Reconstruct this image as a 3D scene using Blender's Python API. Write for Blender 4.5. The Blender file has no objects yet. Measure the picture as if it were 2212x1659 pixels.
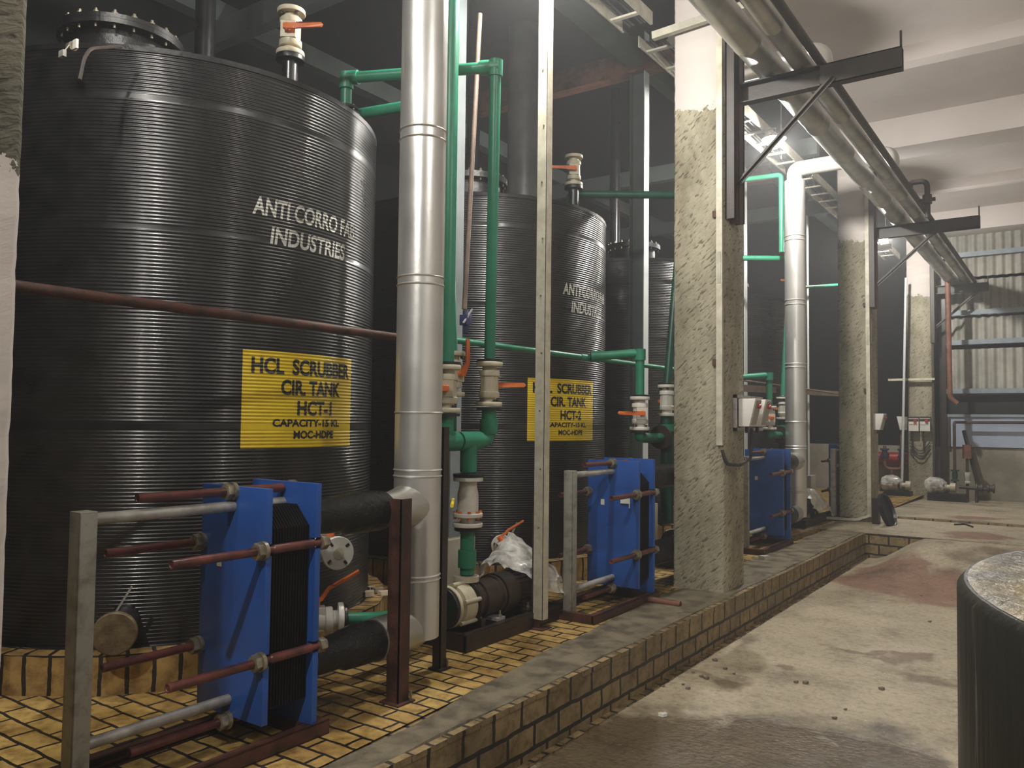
import bpy, bmesh, math, random
from mathutils import Vector as V, Matrix as Mx
random.seed(7)
S = bpy.context.scene
COL = S.collection
PI = math.pi
# ------------------------------------------------------------------ camera
FPX, CX, CY, H = 1750.0, 1106.0, 829.5, 1.55
yaw, pit, rol = [math.radians(a) for a in (-34.946, 2.679, 0.652)]
FW = V((math.sin(yaw)*math.cos(pit), math.cos(yaw)*math.cos(pit), math.sin(pit)))
r0 = FW.cross(V((0, 0, 1))).normalized(); u0 = r0.cross(FW)
RT = r0*math.cos(rol) + u0*math.sin(rol); UP = u0*math.cos(rol) - r0*math.sin(rol)
cam = bpy.data.objects.new('camera', bpy.data.cameras.new('camera')); COL.objects.link(cam)
cam.matrix_world = Mx(((RT.x, UP.x, -FW.x, 0), (RT.y, UP.y, -FW.y, 0), (RT.z, UP.z, -FW.z, H), (0, 0, 0, 1)))
cam.data.sensor_width = 36; cam.data.lens = FPX/2212*36; cam.data.clip_start = .05; cam.data.clip_end = 200
S.camera = cam
# ------------------------------------------------------------------ world, exposure
w = bpy.data.worlds.new('night'); S.world = w; w.use_nodes = True
w.node_tree.nodes['Background'].inputs[0].default_value = (.55, .6, .7, 1)
w.node_tree.nodes['Background'].inputs[1].default_value = .012
wv = w.node_tree.nodes.new('ShaderNodeVolumeScatter')      # thin haze added through the whole hall, standing in for lamp glare
wv.inputs['Density'].default_value = .009; wv.inputs['Anisotropy'].default_value = .35; wv.inputs['Color'].default_value = (.96, .98, 1, 1)
w.node_tree.links.new(wv.outputs[0], w.node_tree.nodes['World Output'].inputs['Volume'])
S.view_settings.view_transform = 'Standard'; S.view_settings.look = 'None'
S.view_settings.gamma = 1; S.view_settings.exposure = 0.0
try: S.view_settings.use_curve_mapping = False
except Exception: pass
S.cycles.volume_bounces = 0; S.cycles.max_bounces = 6; S.cycles.diffuse_bounces = 3; S.cycles.glossy_bounces = 2; S.cycles.adaptive_threshold = .05; S.cycles.transmission_bounces = 4
S.cycles.transparent_max_bounces = 6; S.cycles.caustics_reflective = False; S.cycles.caustics_refractive = False
S.cycles.sample_clamp_indirect = 4; S.cycles.use_denoising = True
LAMP = 1350.0      # radiance of the lamp globes

def P(px, py, X=None, Y=None, Z=None):
    """the point where the ray of a photo pixel meets a plane of the room"""
    d = RT*((px-CX)/FPX) - UP*((py-CY)/FPX) + FW
    t = X/d.x if X is not None else (Y/d.y if Y is not None else (Z-H)/d.z)
    return V((0, 0, H)) + d*t

# ------------------------------------------------------------------ materials
def nd(nt, t, **k):
    n = nt.nodes.new(t)
    for a, b in k.items():
        if a.startswith('i_'): n.inputs[int(a[2:]) if a[2:].isdigit() else a[2:].replace('_', ' ')].default_value = b
        else: setattr(n, a, b)
    return n
def c4(c): return (c[0], c[1], c[2], 1)
MATS = {}
def M(name, col, col2=None, rough=.5, metal=0, vs=6., bump=0., bs=40., rv=0., stretch=None, spec=.5, emit=None, lo=.38, hi=.62, trans=0., alpha=1., det=5., rotz=0., coat=0):
    m = bpy.data.materials.new(name); m.use_nodes = True; nt = m.node_tree; L = nt.links.new
    b = nt.nodes['Principled BSDF']; MATS[name] = m
    b.inputs['Base Color'].default_value = c4(col); b.inputs['Roughness'].default_value = rough; b.inputs['Metallic'].default_value = metal
    b.inputs['Specular IOR Level'].default_value = spec; b.inputs['Transmission Weight'].default_value = trans; b.inputs['Alpha'].default_value = alpha
    b.inputs['Coat Weight'].default_value = coat; b.inputs['Coat Roughness'].default_value = .13
    if emit: b.inputs['Emission Color'].default_value = c4(col); b.inputs['Emission Strength'].default_value = emit; return m
    tc = nd(nt, 'ShaderNodeTexCoord'); mp = nd(nt, 'ShaderNodeMapping'); L(tc.outputs['Object'], mp.inputs[0])
    if stretch: mp.inputs['Scale'].default_value = stretch
    if rotz: mp.inputs['Rotation'].default_value = (rotz, 0, 0)
    if col2 or rv:
        n = nd(nt, 'ShaderNodeTexNoise', i_Scale=vs, i_Detail=det, i_Roughness=.6); L(mp.outputs[0], n.inputs['Vector'])
        if col2:
            cr = nd(nt, 'ShaderNodeValToRGB'); cr.color_ramp.elements[0].position = lo; cr.color_ramp.elements[1].position = hi
            cr.color_ramp.elements[0].color = c4(col2); cr.color_ramp.elements[1].color = c4(col)
            L(n.outputs[0], cr.inputs[0]); L(cr.outputs[0], b.inputs['Base Color'])
        if rv:
            mr = nd(nt, 'ShaderNodeMapRange', i_1=.3, i_2=.7, i_3=max(0, rough-rv), i_4=min(1, rough+rv)); L(n.outputs[0], mr.inputs[0]); L(mr.outputs[0], b.inputs['Roughness'])
    if bump:
        n2 = nd(nt, 'ShaderNodeTexNoise', i_Scale=bs, i_Detail=6., i_Roughness=.65); L(mp.outputs[0], n2.inputs['Vector'])
        bp = nd(nt, 'ShaderNodeBump', i_Strength=bump, i_Distance=.02); L(n2.outputs[0], bp.inputs['Height']); L(bp.outputs[0], b.inputs['Normal'])
    return m

M('black_plastic', (.012, .012, .013), (.005, .005, .006), rough=.30, rv=.03, vs=9, spec=.5, coat=.28)
M('black_roof', (.014, .014, .015), (.005, .005, .006), rough=.35, bump=.2, bs=30)
M('black_paint', (.012, .012, .013), (.03, .018, .012), rough=.38, vs=5, lo=.5, hi=.6)
M('dark_steel', (.035, .033, .033), (.06, .04, .03), rough=.5, vs=7, bump=.1)
M('rust_steel', (.10, .035, .022), (.03, .014, .01), rough=.55, vs=9, bump=.25, bs=60, rv=.15)
M('rust_dull', (.17, .115, .085), (.10, .065, .045), rough=.55, vs=7, bump=.2)
M('duct_grey', (.13, .13, .13), (.10, .10, .10), rough=.38)
M('rust_light', (.22, .09, .05), (.12, .045, .028), rough=.6, vs=7, bump=.2)
M('flange_rust', (.17, .125, .06), (.09, .055, .03), rough=.45, vs=14, bump=.3, bs=50)
M('rod_paint', (.17, .05, .04), (.07, .022, .018), rough=.35, vs=10, rv=.1)
M('zinc', (.58, .57, .53), (.34, .325, .29), rough=.42, metal=.3, vs=8, rv=.1, bump=.08)
M('nut_zinc', (.42, .38, .28), (.22, .19, .14), rough=.35, metal=.6, vs=30)
M('post_grey', (.37, .36, .31), (.22, .205, .17), rough=.5, metal=.2, vs=12, bump=.1, lo=.3, hi=.5)
M('aluminium', (.80, .79, .76), (.72, .71, .68), rough=.36, metal=.78, vs=3, rv=.05, bump=.10, bs=5, det=2)
M('aluminium_dull', (.62, .61, .57), (.50, .50, .46), rough=.42, metal=.85, vs=4, bump=.04, bs=4, det=2)
M('blue_paint', (.028, .110, .42), (.020, .085, .35), rough=.36, vs=2.5, bump=.05, bs=50)
M('plate_black', (.008, .0075, .007), (.003, .003, .003), rough=.55, vs=30, spec=.2)
M('green_pipe', (.030, .25, .145), (.022, .19, .108), rough=.36, vs=4, bump=.05)
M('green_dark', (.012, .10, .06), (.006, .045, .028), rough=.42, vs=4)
M('cream_plastic', (.62, .57, .43), (.5, .45, .33), rough=.42, vs=9)
M('white_plastic', (.74, .72, .66), (.6, .57, .5), rough=.35, vs=8)
M('orange_plastic', (.80, .20, .035), (.62, .13, .03), rough=.4, vs=8)
M('rubber', (.007, .007, .007), (.013, .0125, .012), rough=.27, bump=1., bs=13, vs=12, spec=.35)
M('motor_brown', (.045, .026, .019), (.02, .013, .01), rough=.4, vs=9)
M('yellow_sign', (.92, .68, .02), (.84, .58, .015), rough=.38, vs=5)
M('sign_black', (.012, .011, .010), rough=.45)
M('letter_white', (.78, .77, .72), (.5, .49, .45), rough=.6, vs=40)
M('white_paint', (.70, .65, .61), (.62, .575, .54), rough=.7, vs=2, bump=.06, bs=30)
M('ceiling_paint', (.66, .60, .57), (.60, .545, .515), rough=.8, vs=1.2, bump=.04)
M('cream_trunk', (.66, .62, .50), (.5, .46, .36), rough=.5, vs=12)
M('tray_cream', (.55, .52, .43), (.4, .38, .31), rough=.5, vs=9)
M('box_white', (.80, .78, .74), (.70, .68, .63), rough=.45, vs=6)
M('box_grey', (.36, .33, .30), rough=.5)
M('red_button', (.45, .03, .02), rough=.3)
M('red_pipe', (.36, .022, .02), (.2, .015, .014), rough=.4, vs=6)
M('blue_valve', (.03, .04, .14), (.02, .02, .06), rough=.4)
M('galv_green', (.11, .13, .125), (.085, .10, .10), rough=.5, vs=3)
M('light_strip', (.55, .585, .585), rough=.5)
M('pale_grey', (.21, .235, .245), (.18, .20, .205), rough=.5)
M('cement_sheet', (.42, .41, .36), (.30, .29, .25), rough=.85, vs=3, bump=.15)
M('purlin_paint', (.28, .33, .38), (.22, .26, .30), rough=.5)
M('blue_panel', (.42, .49, .62), (.36, .43, .55), rough=.55, vs=2)
M('old_plaster', (.32, .29, .23), (.20, .18, .135), rough=.85, vs=1.6, bump=.3, bs=12)
M('pale_wall', (.42, .44, .42), (.28, .30, .28), rough=.85, vs=2)
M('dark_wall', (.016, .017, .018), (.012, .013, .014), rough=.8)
M('lamp_glow', (1, .96, .89), emit=LAMP)
M('lamp_glow_dim', (1, .96, .89), emit=LAMP*.5)
M('lamp_glow_far', (1, .96, .89), emit=LAMP*1.6)
M('lamp_glow_mid', (1, .96, .89), emit=LAMP*1.3)
M('lamp_body', (.6, .6, .58), rough=.4)
M('sump_side', (.17, .16, .13), (.020, .019, .015), rough=.38, vs=17, stretch=(1, 1, .09), lo=.60, hi=.74, bump=.4, bs=14)
M('sump_top', (.21, .155, .05), (.06, .052, .035), rough=.3, vs=2.2, bump=1., bs=15, lo=.42, hi=.58)
M('wet_concrete', (.040, .038, .030), (.016, .015, .013), rough=.3, vs=7, bump=.5, bs=14, rv=.15)
M('grit', (.22, .19, .14), (.10, .09, .07), rough=.7, vs=12)
M('copper_scrap', (.5, .42, .3), rough=.5)
M('cable', (.02, .02, .02), rough=.5)
M('silver_joint', (.8, .8, .78), rough=.22, metal=1)

def mat_bag():
    m = bpy.data.materials.new('clear_bag'); m.use_nodes = True; nt = m.node_tree; L = nt.links.new
    b = nt.nodes['Principled BSDF']; b.inputs['Base Color'].default_value = (.85, .84, .80, 1); b.inputs['Roughness'].default_value = .22
    tr = nd(nt, 'ShaderNodeBsdfTransparent'); mx = nd(nt, 'ShaderNodeMixShader')
    tc = nd(nt, 'ShaderNodeTexCoord'); n = nd(nt, 'ShaderNodeTexNoise', i_Scale=14., i_Detail=3.); L(tc.outputs['Object'], n.inputs['Vector'])
    mr = nd(nt, 'ShaderNodeMapRange', i_1=.35, i_2=.65, i_3=.3, i_4=.8); L(n.outputs[0], mr.inputs[0]); L(mr.outputs[0], mx.inputs[0])
    L(tr.outputs[0], mx.inputs[1]); L(b.outputs[0], mx.inputs[2]); L(mx.outputs[0], nt.nodes['Material Output'].inputs[0])
    MATS['clear_bag'] = m
mat_bag()

def mat_tile(name, bw, rh, mort, cols, mcol, wet=.35, off=.5, bump=.6, rough=.5):
    """glazed brick tile in metres on the UV map"""
    m = bpy.data.materials.new(name); m.use_nodes = True; nt = m.node_tree; L = nt.links.new; MATS[name] = m
    b = nt.nodes['Principled BSDF']
    uv = nd(nt, 'ShaderNodeUVMap'); n0 = nd(nt, 'ShaderNodeTexNoise', i_Scale=9., i_Detail=3.); L(uv.outputs[0], n0.inputs['Vector'])
    sc = nd(nt, 'ShaderNodeVectorMath', operation='MULTIPLY_ADD'); sc.inputs[1].default_value = (.022, .022, 0); L(n0.outputs[1], sc.inputs[0]); L(uv.outputs[0], sc.inputs[2])
    br = nd(nt, 'ShaderNodeTexBrick', offset=off); br.inputs['Scale'].default_value = 1; br.inputs['Brick Width'].default_value = bw; br.inputs['Row Height'].default_value = rh
    br.inputs['Mortar Size'].default_value = mort; br.inputs['Mortar Smooth'].default_value = .15; br.inputs['Bias'].default_value = 0
    br.inputs['Color1'].default_value = c4(cols[0]); br.inputs['Color2'].default_value = c4(cols[1]); br.inputs['Mortar'].default_value = c4(mcol); L(sc.outputs[0], br.inputs['Vector'])
    n = nd(nt, 'ShaderNodeTexNoise', i_Scale=13., i_Detail=8., i_Roughness=.65); L(uv.outputs[0], n.inputs['Vector'])
    cr = nd(nt, 'ShaderNodeValToRGB'); e = cr.color_ramp.elements; e[0].position = .34; e[1].position = .56; e[0].color = (.30, .24, .17, 1); e[1].color = (1, 1, 1, 1); L(n.outputs[0], cr.inputs[0])
    n4 = nd(nt, 'ShaderNodeTexNoise', i_Scale=2.2, i_Detail=5.); L(uv.outputs[0], n4.inputs['Vector'])
    cr4 = nd(nt, 'ShaderNodeValToRGB'); e = cr4.color_ramp.elements; e[0].position = .35; e[1].position = .55; e[0].color = (.42, .38, .33, 1); e[1].color = (1, 1, 1, 1); L(n4.outputs[0], cr4.inputs[0])
    mm = nd(nt, 'ShaderNodeMix', data_type='RGBA', blend_type='MULTIPLY'); mm.inputs[0].default_value = .8; L(br.outputs[0], mm.inputs[6]); L(cr.outputs[0], mm.inputs[7])
    m2 = nd(nt, 'ShaderNodeMix', data_type='RGBA', blend_type='MULTIPLY'); m2.inputs[0].default_value = .7; L(mm.outputs[2], m2.inputs[6]); L(cr4.outputs[0], m2.inputs[7]); L(m2.outputs[2], b.inputs['Base Color'])
    mr = nd(nt, 'ShaderNodeMapRange', i_1=.35, i_2=.6, i_3=wet, i_4=rough+.15); L(n4.outputs[0], mr.inputs[0]); L(mr.outputs[0], b.inputs['Roughness'])
    iv = nd(nt, 'ShaderNodeMath', operation='MULTIPLY_ADD'); iv.inputs[1].default_value = -1.; iv.inputs[2].default_value = 1; L(br.outputs[1], iv.inputs[0])
    ad = nd(nt, 'ShaderNodeMath', operation='MULTIPLY_ADD'); ad.inputs[1].default_value = .35; L(n.outputs[0], ad.inputs[0]); L(iv.outputs[0], ad.inputs[2])
    bp = nd(nt, 'ShaderNodeBump', i_Strength=bump, i_Distance=.008); L(ad.outputs[0], bp.inputs['Height']); L(bp.outputs[0], b.inputs['Normal'])
    return m
YT = ((.56, .375, .115), (.45, .285, .09))
mat_tile('floor_tile', .205, .104, .008, YT, (.018, .014, .011), wet=.22, bump=.7)
mat_tile('kerb_tile', .214, .113, .011, ((.37, .27, .13), (.27, .20, .105)), (.035, .03, .024), wet=.45)
mat_tile('plinth_tile', .115, .205, .010, ((.47, .30, .10), (.40, .25, .09)), (.02, .016, .012), off=0., wet=.4)

def mask_nodes(nt, vec, pts, soft=.35):
    """max of soft ellipses at (x, y, rx, ry) on the floor -> socket"""
    L = nt.links.new; out = None
    for (x, y, rx, ry) in pts:
        s = nd(nt, 'ShaderNodeVectorMath', operation='SUBTRACT'); s.inputs[1].default_value = (x, y, 0); L(vec, s.inputs[0])
        d = nd(nt, 'ShaderNodeVectorMath', operation='MULTIPLY'); d.inputs[1].default_value = (1/rx, 1/ry, 0); L(s.outputs[0], d.inputs[0])
        l = nd(nt, 'ShaderNodeVectorMath', operation='LENGTH'); L(d.outputs[0], l.inputs[0])
        mr = nd(nt, 'ShaderNodeMapRange', i_1=1+soft, i_2=1-soft, i_3=0., i_4=1.); L(l.outputs['Value'], mr.inputs[0])
        if out is None: out = mr.outputs[0]
        else:
            mx = nd(nt, 'ShaderNodeMath', operation='MAXIMUM'); L(out, mx.inputs[0]); L(mr.outputs[0], mx.inputs[1]); out = mx.outputs[0]
    return out
def mat_concrete_floor():
    m = bpy.data.materials.new('aisle_concrete'); m.use_nodes = True; nt = m.node_tree; L = nt.links.new; MATS['aisle_concrete'] = m
    b = nt.nodes['Principled BSDF']; tc = nd(nt, 'ShaderNodeTexCoord'); o = tc.outputs['Object']
    n = nd(nt, 'ShaderNodeTexNoise', i_Scale=1.6, i_Detail=9., i_Roughness=.68); L(o, n.inputs['Vector'])
    cr = nd(nt, 'ShaderNodeValToRGB'); e = cr.color_ramp.elements; e[0].position = .33; e[1].position = .60; e[0].color = (.19, .15, .095, 1); e[1].color = (.47, .40, .28, 1)
    e2 = cr.color_ramp.elements.new(.46); e2.color = (.38, .32, .22, 1); L(n.outputs[0], cr.inputs[0])
    nf = nd(nt, 'ShaderNodeTexNoise', i_Scale=22., i_Detail=6., i_Roughness=.7); L(o, nf.inputs['Vector'])
    cf = nd(nt, 'ShaderNodeValToRGB'); e = cf.color_ramp.elements; e[0].position = .34; e[1].position = .52; e[0].color = (.42, .39, .34, 1); e[1].color = (1, 1, 1, 1); L(nf.outputs[0], cf.inputs[0])
    mm = nd(nt, 'ShaderNodeMix', data_type='RGBA', blend_type='MULTIPLY'); mm.inputs[0].default_value = .65; L(cr.outputs[0], mm.inputs[6]); L(cf.outputs[0], mm.inputs[7])
    ns = nd(nt, 'ShaderNodeTexNoise', i_Scale=30., i_Detail=4., i_Roughness=.7); L(o, ns.inputs['Vector'])
    cs = nd(nt, 'ShaderNodeMapRange', i_1=.60, i_2=.68, i_3=0., i_4=.75); L(ns.outputs[0], cs.inputs[0])
    ms = nd(nt, 'ShaderNodeMix', data_type='RGBA'); L(cs.outputs[0], ms.inputs[0]); L(mm.outputs[2], ms.inputs[6]); ms.inputs[7].default_value = (.66, .61, .49, 1); mm = ms
    # warp for ragged stain outlines
    nw = nd(nt, 'ShaderNodeTexNoise', i_Scale=2.6, i_Detail=6.); L(o, nw.inputs['Vector'])
    wv = nd(nt, 'ShaderNodeVectorMath', operation='SUBTRACT'); wv.inputs[1].default_value = (.5, .5, .5); L(nw.outputs[1], wv.inputs[0])
    wa = nd(nt, 'ShaderNodeVectorMath', operation='MULTIPLY_ADD'); wa.inputs[1].default_value = (.9, .9, 0); L(wv.outputs[0], wa.inputs[0]); L(o, wa.inputs[2])
    wet = mask_nodes(nt, wa.outputs[0], [(-1.75, 3.0, .45, 1.15), (-1.2, 3.1, .6, 1.35), (-.75, 3.6, .4, 1.0), (-1.3, 1.5, 1.2, 1.2)], .12)
    damp = mask_nodes(nt, wa.outputs[0], [(-1.0, 6.05, .16, .14), (-.85, 5.6, .22, .12), (-1.3, 6.1, .2, .06), (-1.55, 5.2, .12, .1), (-1.75, 4.75, .2, .1), (-.6, 9.8, .5, .25)], .3)
    red = mask_nodes(nt, wa.outputs[0], [(-1.65, 8.9, .40, .75), (-1.1, 8.6, .45, .6), (-1.2, 13.2, .4, .25), (-1.0, 10.9, .40, .35)], .2)
    def over(sock, col, base, fac):
        k = nd(nt, 'ShaderNodeMath', operation='MULTIPLY'); k.inputs[1].default_value = fac; L(sock, k.inputs[0])
        x = nd(nt, 'ShaderNodeMix', data_type='RGBA', blend_type='MULTIPLY'); L(k.outputs[0], x.inputs[0]); L(base, x.inputs[6]); x.inputs[7].default_value = c4(col); return x.outputs[2]
    c = over(red, (.62, .42, .40), mm.outputs[2], 1.); c = over(damp, (.45, .38, .34), c, .9); c = over(wet, (.27, .235, .195), c, 1.); L(c, b.inputs['Base Color'])
    mr = nd(nt, 'ShaderNodeMapRange', i_1=0., i_2=1., i_3=.55, i_4=.12); L(wet, mr.inputs[0]); L(mr.outputs[0], b.inputs['Roughness'])
    nb = nd(nt, 'ShaderNodeTexNoise', i_Scale=38., i_Detail=5., i_Roughness=.6); L(o, nb.inputs['Vector'])
    bp = nd(nt, 'ShaderNodeBump', i_Strength=.7, i_Distance=.014); L(nb.outputs[0], bp.inputs['Height']); L(bp.outputs[0], b.inputs['Normal'])
mat_concrete_floor()
def mat_kerb_cap():
    m = M('kerb_concrete', (.265, .22, .145), (.105, .087, .058), rough=.5, vs=7., bump=.8, bs=55, rv=.2, lo=.34, hi=.6)
mat_kerb_cap()
def mat_pillar(name, zline, bare=((.40, .365, .265), (.22, .195, .13)), flip=False):
    """chiselled concrete below a ragged paint line, white paint above it"""
    m = bpy.data.materials.new(name); m.use_nodes = True; nt = m.node_tree; L = nt.links.new; MATS[name] = m
    b = nt.nodes['Principled BSDF']; tc = nd(nt, 'ShaderNodeTexCoord'); o = tc.outputs['Object']
    mp = nd(nt, 'ShaderNodeMapping'); mp.inputs['Scale'].default_value = (1, 1, .45); mp.inputs['Rotation'].default_value = (0, .5, 0); L(o, mp.inputs[0])
    n = nd(nt, 'ShaderNodeTexNoise', i_Scale=3.2, i_Detail=9., i_Roughness=.7); L(mp.outputs[0], n.inputs['Vector'])
    cr = nd(nt, 'ShaderNodeValToRGB'); e = cr.color_ramp.elements; e[0].position = .36; e[1].position = .6; e[0].color = c4(bare[1]); e[1].color = c4(bare[0]); L(n.outputs[0], cr.inputs[0])
    mc = nd(nt, 'ShaderNodeMapping', vector_type='TEXTURE'); mc.inputs['Scale'].default_value = (.060, .060, .016); mc.inputs['Rotation'].default_value = (.35, -.75, 0); L(o, mc.inputs[0])
    nv = nd(nt, 'ShaderNodeTexNoise', i_Scale=1., i_Detail=3., i_Roughness=.55, i_Distortion=.3); L(mc.outputs[0], nv.inputs['Vector'])
    cv = nd(nt, 'ShaderNodeValToRGB'); e = cv.color_ramp.elements; e[0].position = .355; e[1].position = .43; e[0].color = (.22, .19, .14, 1); e[1].color = (1, 1, 1, 1); L(nv.outputs[0], cv.inputs[0])
    mm = nd(nt, 'ShaderNodeMix', data_type='RGBA', blend_type='MULTIPLY'); mm.inputs[0].default_value = .8; L(cr.outputs[0], mm.inputs[6]); L(cv.outputs[0], mm.inputs[7])
    sx = nd(nt, 'ShaderNodeSeparateXYZ'); L(o, sx.inputs[0])
    ne = nd(nt, 'ShaderNodeTexNoise', i_Scale=6., i_Detail=6., i_Roughness=.75); L(o, ne.inputs['Vector'])
    ad = nd(nt, 'ShaderNodeMath', operation='MULTIPLY_ADD'); ad.inputs[1].default_value = .42; L(ne.outputs[0], ad.inputs[0]); L(sx.outputs[2], ad.inputs[2])
    gt = nd(nt, 'ShaderNodeMath', operation='LESS_THAN' if flip else 'GREATER_THAN'); gt.inputs[1].default_value = zline+.21; L(ad.outputs[0], gt.inputs[0])
    x = nd(nt, 'ShaderNodeMix', data_type='RGBA'); L(gt.outputs[0], x.inputs[0]); L(mm.outputs[2], x.inputs[6]); x.inputs[7].default_value = (.62, .565, .53, 1); L(x.outputs[2], b.inputs['Base Color'])
    b.inputs['Roughness'].default_value = .75
    sm = nd(nt, 'ShaderNodeMath', operation='MULTIPLY_ADD'); sm.inputs[1].default_value = -.85; sm.inputs[2].default_value = 1.; L(gt.outputs[0], sm.inputs[0])
    hs = nd(nt, 'ShaderNodeMath', operation='MULTIPLY'); L(nv.outputs[0], hs.inputs[0]); L(sm.outputs[0], hs.inputs[1])
    bp = nd(nt, 'ShaderNodeBump', i_Strength=.55, i_Distance=.02); L(hs.outputs[0], bp.inputs['Height']); L(bp.outputs[0], b.inputs['Normal'])
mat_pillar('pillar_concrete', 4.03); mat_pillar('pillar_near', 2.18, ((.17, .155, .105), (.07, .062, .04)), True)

# ------------------------------------------------------------------ mesh builder
class B:
    def __init__(s): s.v = []; s.f = []
    def add(s, vs, fs):
        k = len(s.v); s.v += [V(p) for p in vs]; s.f += [tuple(i+k for i in f) for f in fs]; return s
    def box(s, a, b, mx=None):
        x0, y0, z0 = a; x1, y1, z1 = b
        vs = [V((x, y, z)) for z in (z0, z1) for y in (y0, y1) for x in (x0, x1)]
        if mx is not None: vs = [mx @ p for p in vs]
        return s.add(vs, [(0, 2, 3, 1), (4, 5, 7, 6), (0, 1, 5, 4), (2, 6, 7, 3), (0, 4, 6, 2), (1, 3, 7, 5)])
    def beam(s, a, b, w, h, up=(0, 0, 1)):
        """rectangular bar from a to b, w across and h along up"""
        a = V(a); b = V(b); d = (b-a).normalized(); x = d.cross(V(up)).normalized(); u = x.cross(d)
        vs = [p + x*(i*w/2) + u*(j*h/2) for p in (a, b) for j in (-1, 1) for i in (-1, 1)]
        return s.add(vs, [(0, 2, 3, 1), (4, 5, 7, 6), (0, 1, 5, 4), (2, 6, 7, 3), (0, 4, 6, 2), (1, 3, 7, 5)])
    def sweep(s, pts, rs, n=16, caps=True):
        pts = [V(p) for p in pts]; d0 = (pts[1]-pts[0]).normalized(); x = d0.orthogonal().normalized(); vs = []; m = len(pts)
        for i, p in enumerate(pts):
            t = (pts[min(i+1, m-1)]-pts[max(i-1, 0)]).normalized() if 0 < i < m-1 else ((pts[1]-pts[0]) if i == 0 else (pts[-1]-pts[-2])).normalized()
            x = (x - t*x.dot(t)).normalized(); y = t.cross(x); r = rs[i] if isinstance(rs, (list, tuple)) else rs
            vs += [p + x*(r*math.cos(2*PI*k/n)) + y*(r*math.sin(2*PI*k/n)) for k in range(n)]
        fs = [(i*n+k, i*n+(k+1) % n, (i+1)*n+(k+1) % n, (i+1)*n+k) for i in range(m-1) for k in range(n)]
        if caps: fs += [tuple(range(n-1, -1, -1)), tuple((m-1)*n+k for k in range(n))]
        return s.add(vs, fs)
    def cyl(s, a, b, r, n=20, r2=None):
        return s.sweep([a, b], [r, r if r2 is None else r2], n)
    def tube(s, pts, r, n=14, fil=.06, seg=5):
        pts = [V(p) for p in pts]; out = [pts[0]]
        for i in range(1, len(pts)-1):
            p = pts[i]; a = (pts[i-1]-p); b = (pts[i+1]-p); k = min(fil, a.length*.45, b.length*.45); a = p+a.normalized()*k; b = p+b.normalized()*k
            out += [a*(1-t)**2 + p*(2*t*(1-t)) + b*t*t for t in [j/seg for j in range(seg+1)]]
        return s.sweep(out+[pts[-1]], r, n)
    def lathe(s, o, ax, prof, n=24):
        """prof: (radius, distance along ax) pairs"""
        o = V(o); ax = V(ax).normalized(); x = ax.orthogonal().normalized(); y = ax.cross(x); vs = []; m = len(prof)
        for r, h in prof: vs += [o + ax*h + x*(max(r, 1e-4)*math.cos(2*PI*k/n)) + y*(max(r, 1e-4)*math.sin(2*PI*k/n)) for k in range(n)]
        fs = [(i*n+k, i*n+(k+1) % n, (i+1)*n+(k+1) % n, (i+1)*n+k) for i in range(m-1) for k in range(n)]
        fs += [tuple(range(n-1, -1, -1)), tuple((m-1)*n+k for k in range(n))]
        return s.add(vs, fs)
    def prism(s, poly, d):
        """poly: 3-D outline, pushed along vector d"""
        n = len(poly); d = V(d); vs = [V(p) for p in poly] + [V(p)+d for p in poly]
        return s.add(vs, [tuple(range(n-1, -1, -1)), tuple(range(n, 2*n))] + [(i, (i+1) % n, n+(i+1) % n, n+i) for i in range(n)])
    def hexnut(s, a, b, r): return s.cyl(a, b, r, 6)
    def build(s, name, mat, parent=None, bev=0, label=None, smooth=35, uv=False, org=None):
        if parent is not None and org is None: org = world_of(parent)
        o = V(org) if org is not None else None
        if o is None:
            xs = [p.x for p in s.v]; ys = [p.y for p in s.v]; zs = [p.z for p in s.v]; o = V(((min(xs)+max(xs))/2, (min(ys)+max(ys))/2, min(zs)))
        me = bpy.data.meshes.new(name); me.from_pydata([tuple(p-o) for p in s.v], [], s.f)
        bm = bmesh.new(); bm.from_mesh(me); bmesh.ops.recalc_face_normals(bm, faces=bm.faces)
        if bev: bmesh.ops.bevel(bm, geom=[e for e in bm.edges if len(e.link_faces) == 2 and e.calc_face_angle(0) > .6], offset=bev, segments=2, affect='EDGES', profile=.6)
        bm.to_mesh(me); bm.free()
        me.materials.append(MATS[mat]); 
        if smooth:
            me.shade_smooth(); me.set_sharp_from_angle(angle=math.radians(smooth))
        if uv: box_uv(me, o, uv if uv is not True else 0)
        ob = bpy.data.objects.new(name, me); COL.objects.link(ob)
        if parent is not None: ob.parent = parent; ob.location = (0, 0, 0) if org == world_of(parent) else o-world_of(parent)
        else: ob.location = o
        if label: ob['label'] = label
        return ob
def world_of(o):
    p = V(o.location)
    while o.parent: o = o.parent; p += V(o.location)
    return p
def box_uv(me, o, dv=0):
    uv = me.uv_layers.new(name='UVMap')
    for p in me.polygons:
        n = p.normal; a = max(range(3), key=lambda i: abs(n[i]))
        for li in p.loop_indices:
            q = me.vertices[me.loops[li].vertex_index].co + o
            uv.data[li].uv = (q.x, q.y) if a == 2 else ((q.y, q.z+dv) if a == 0 else (q.x, q.z+dv))
def tag(o, label, cat, group=None, kind=None):
    o['label'] = label; o['category'] = cat
    if group: o['group'] = group
    if kind: o['kind'] = kind
    return o
def thing(name, loc, label, cat, group=None, rz=0):
    o = bpy.data.objects.new(name, None); COL.objects.link(o); o.empty_display_size = .1
    o.location = loc; o.rotation_euler = (0, 0, rz); return tag(o, label, cat, group)
def struct(o): o['kind'] = 'structure'; return o
def kids(o): return [c for c in COL.objects if c.parent == o]
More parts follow.
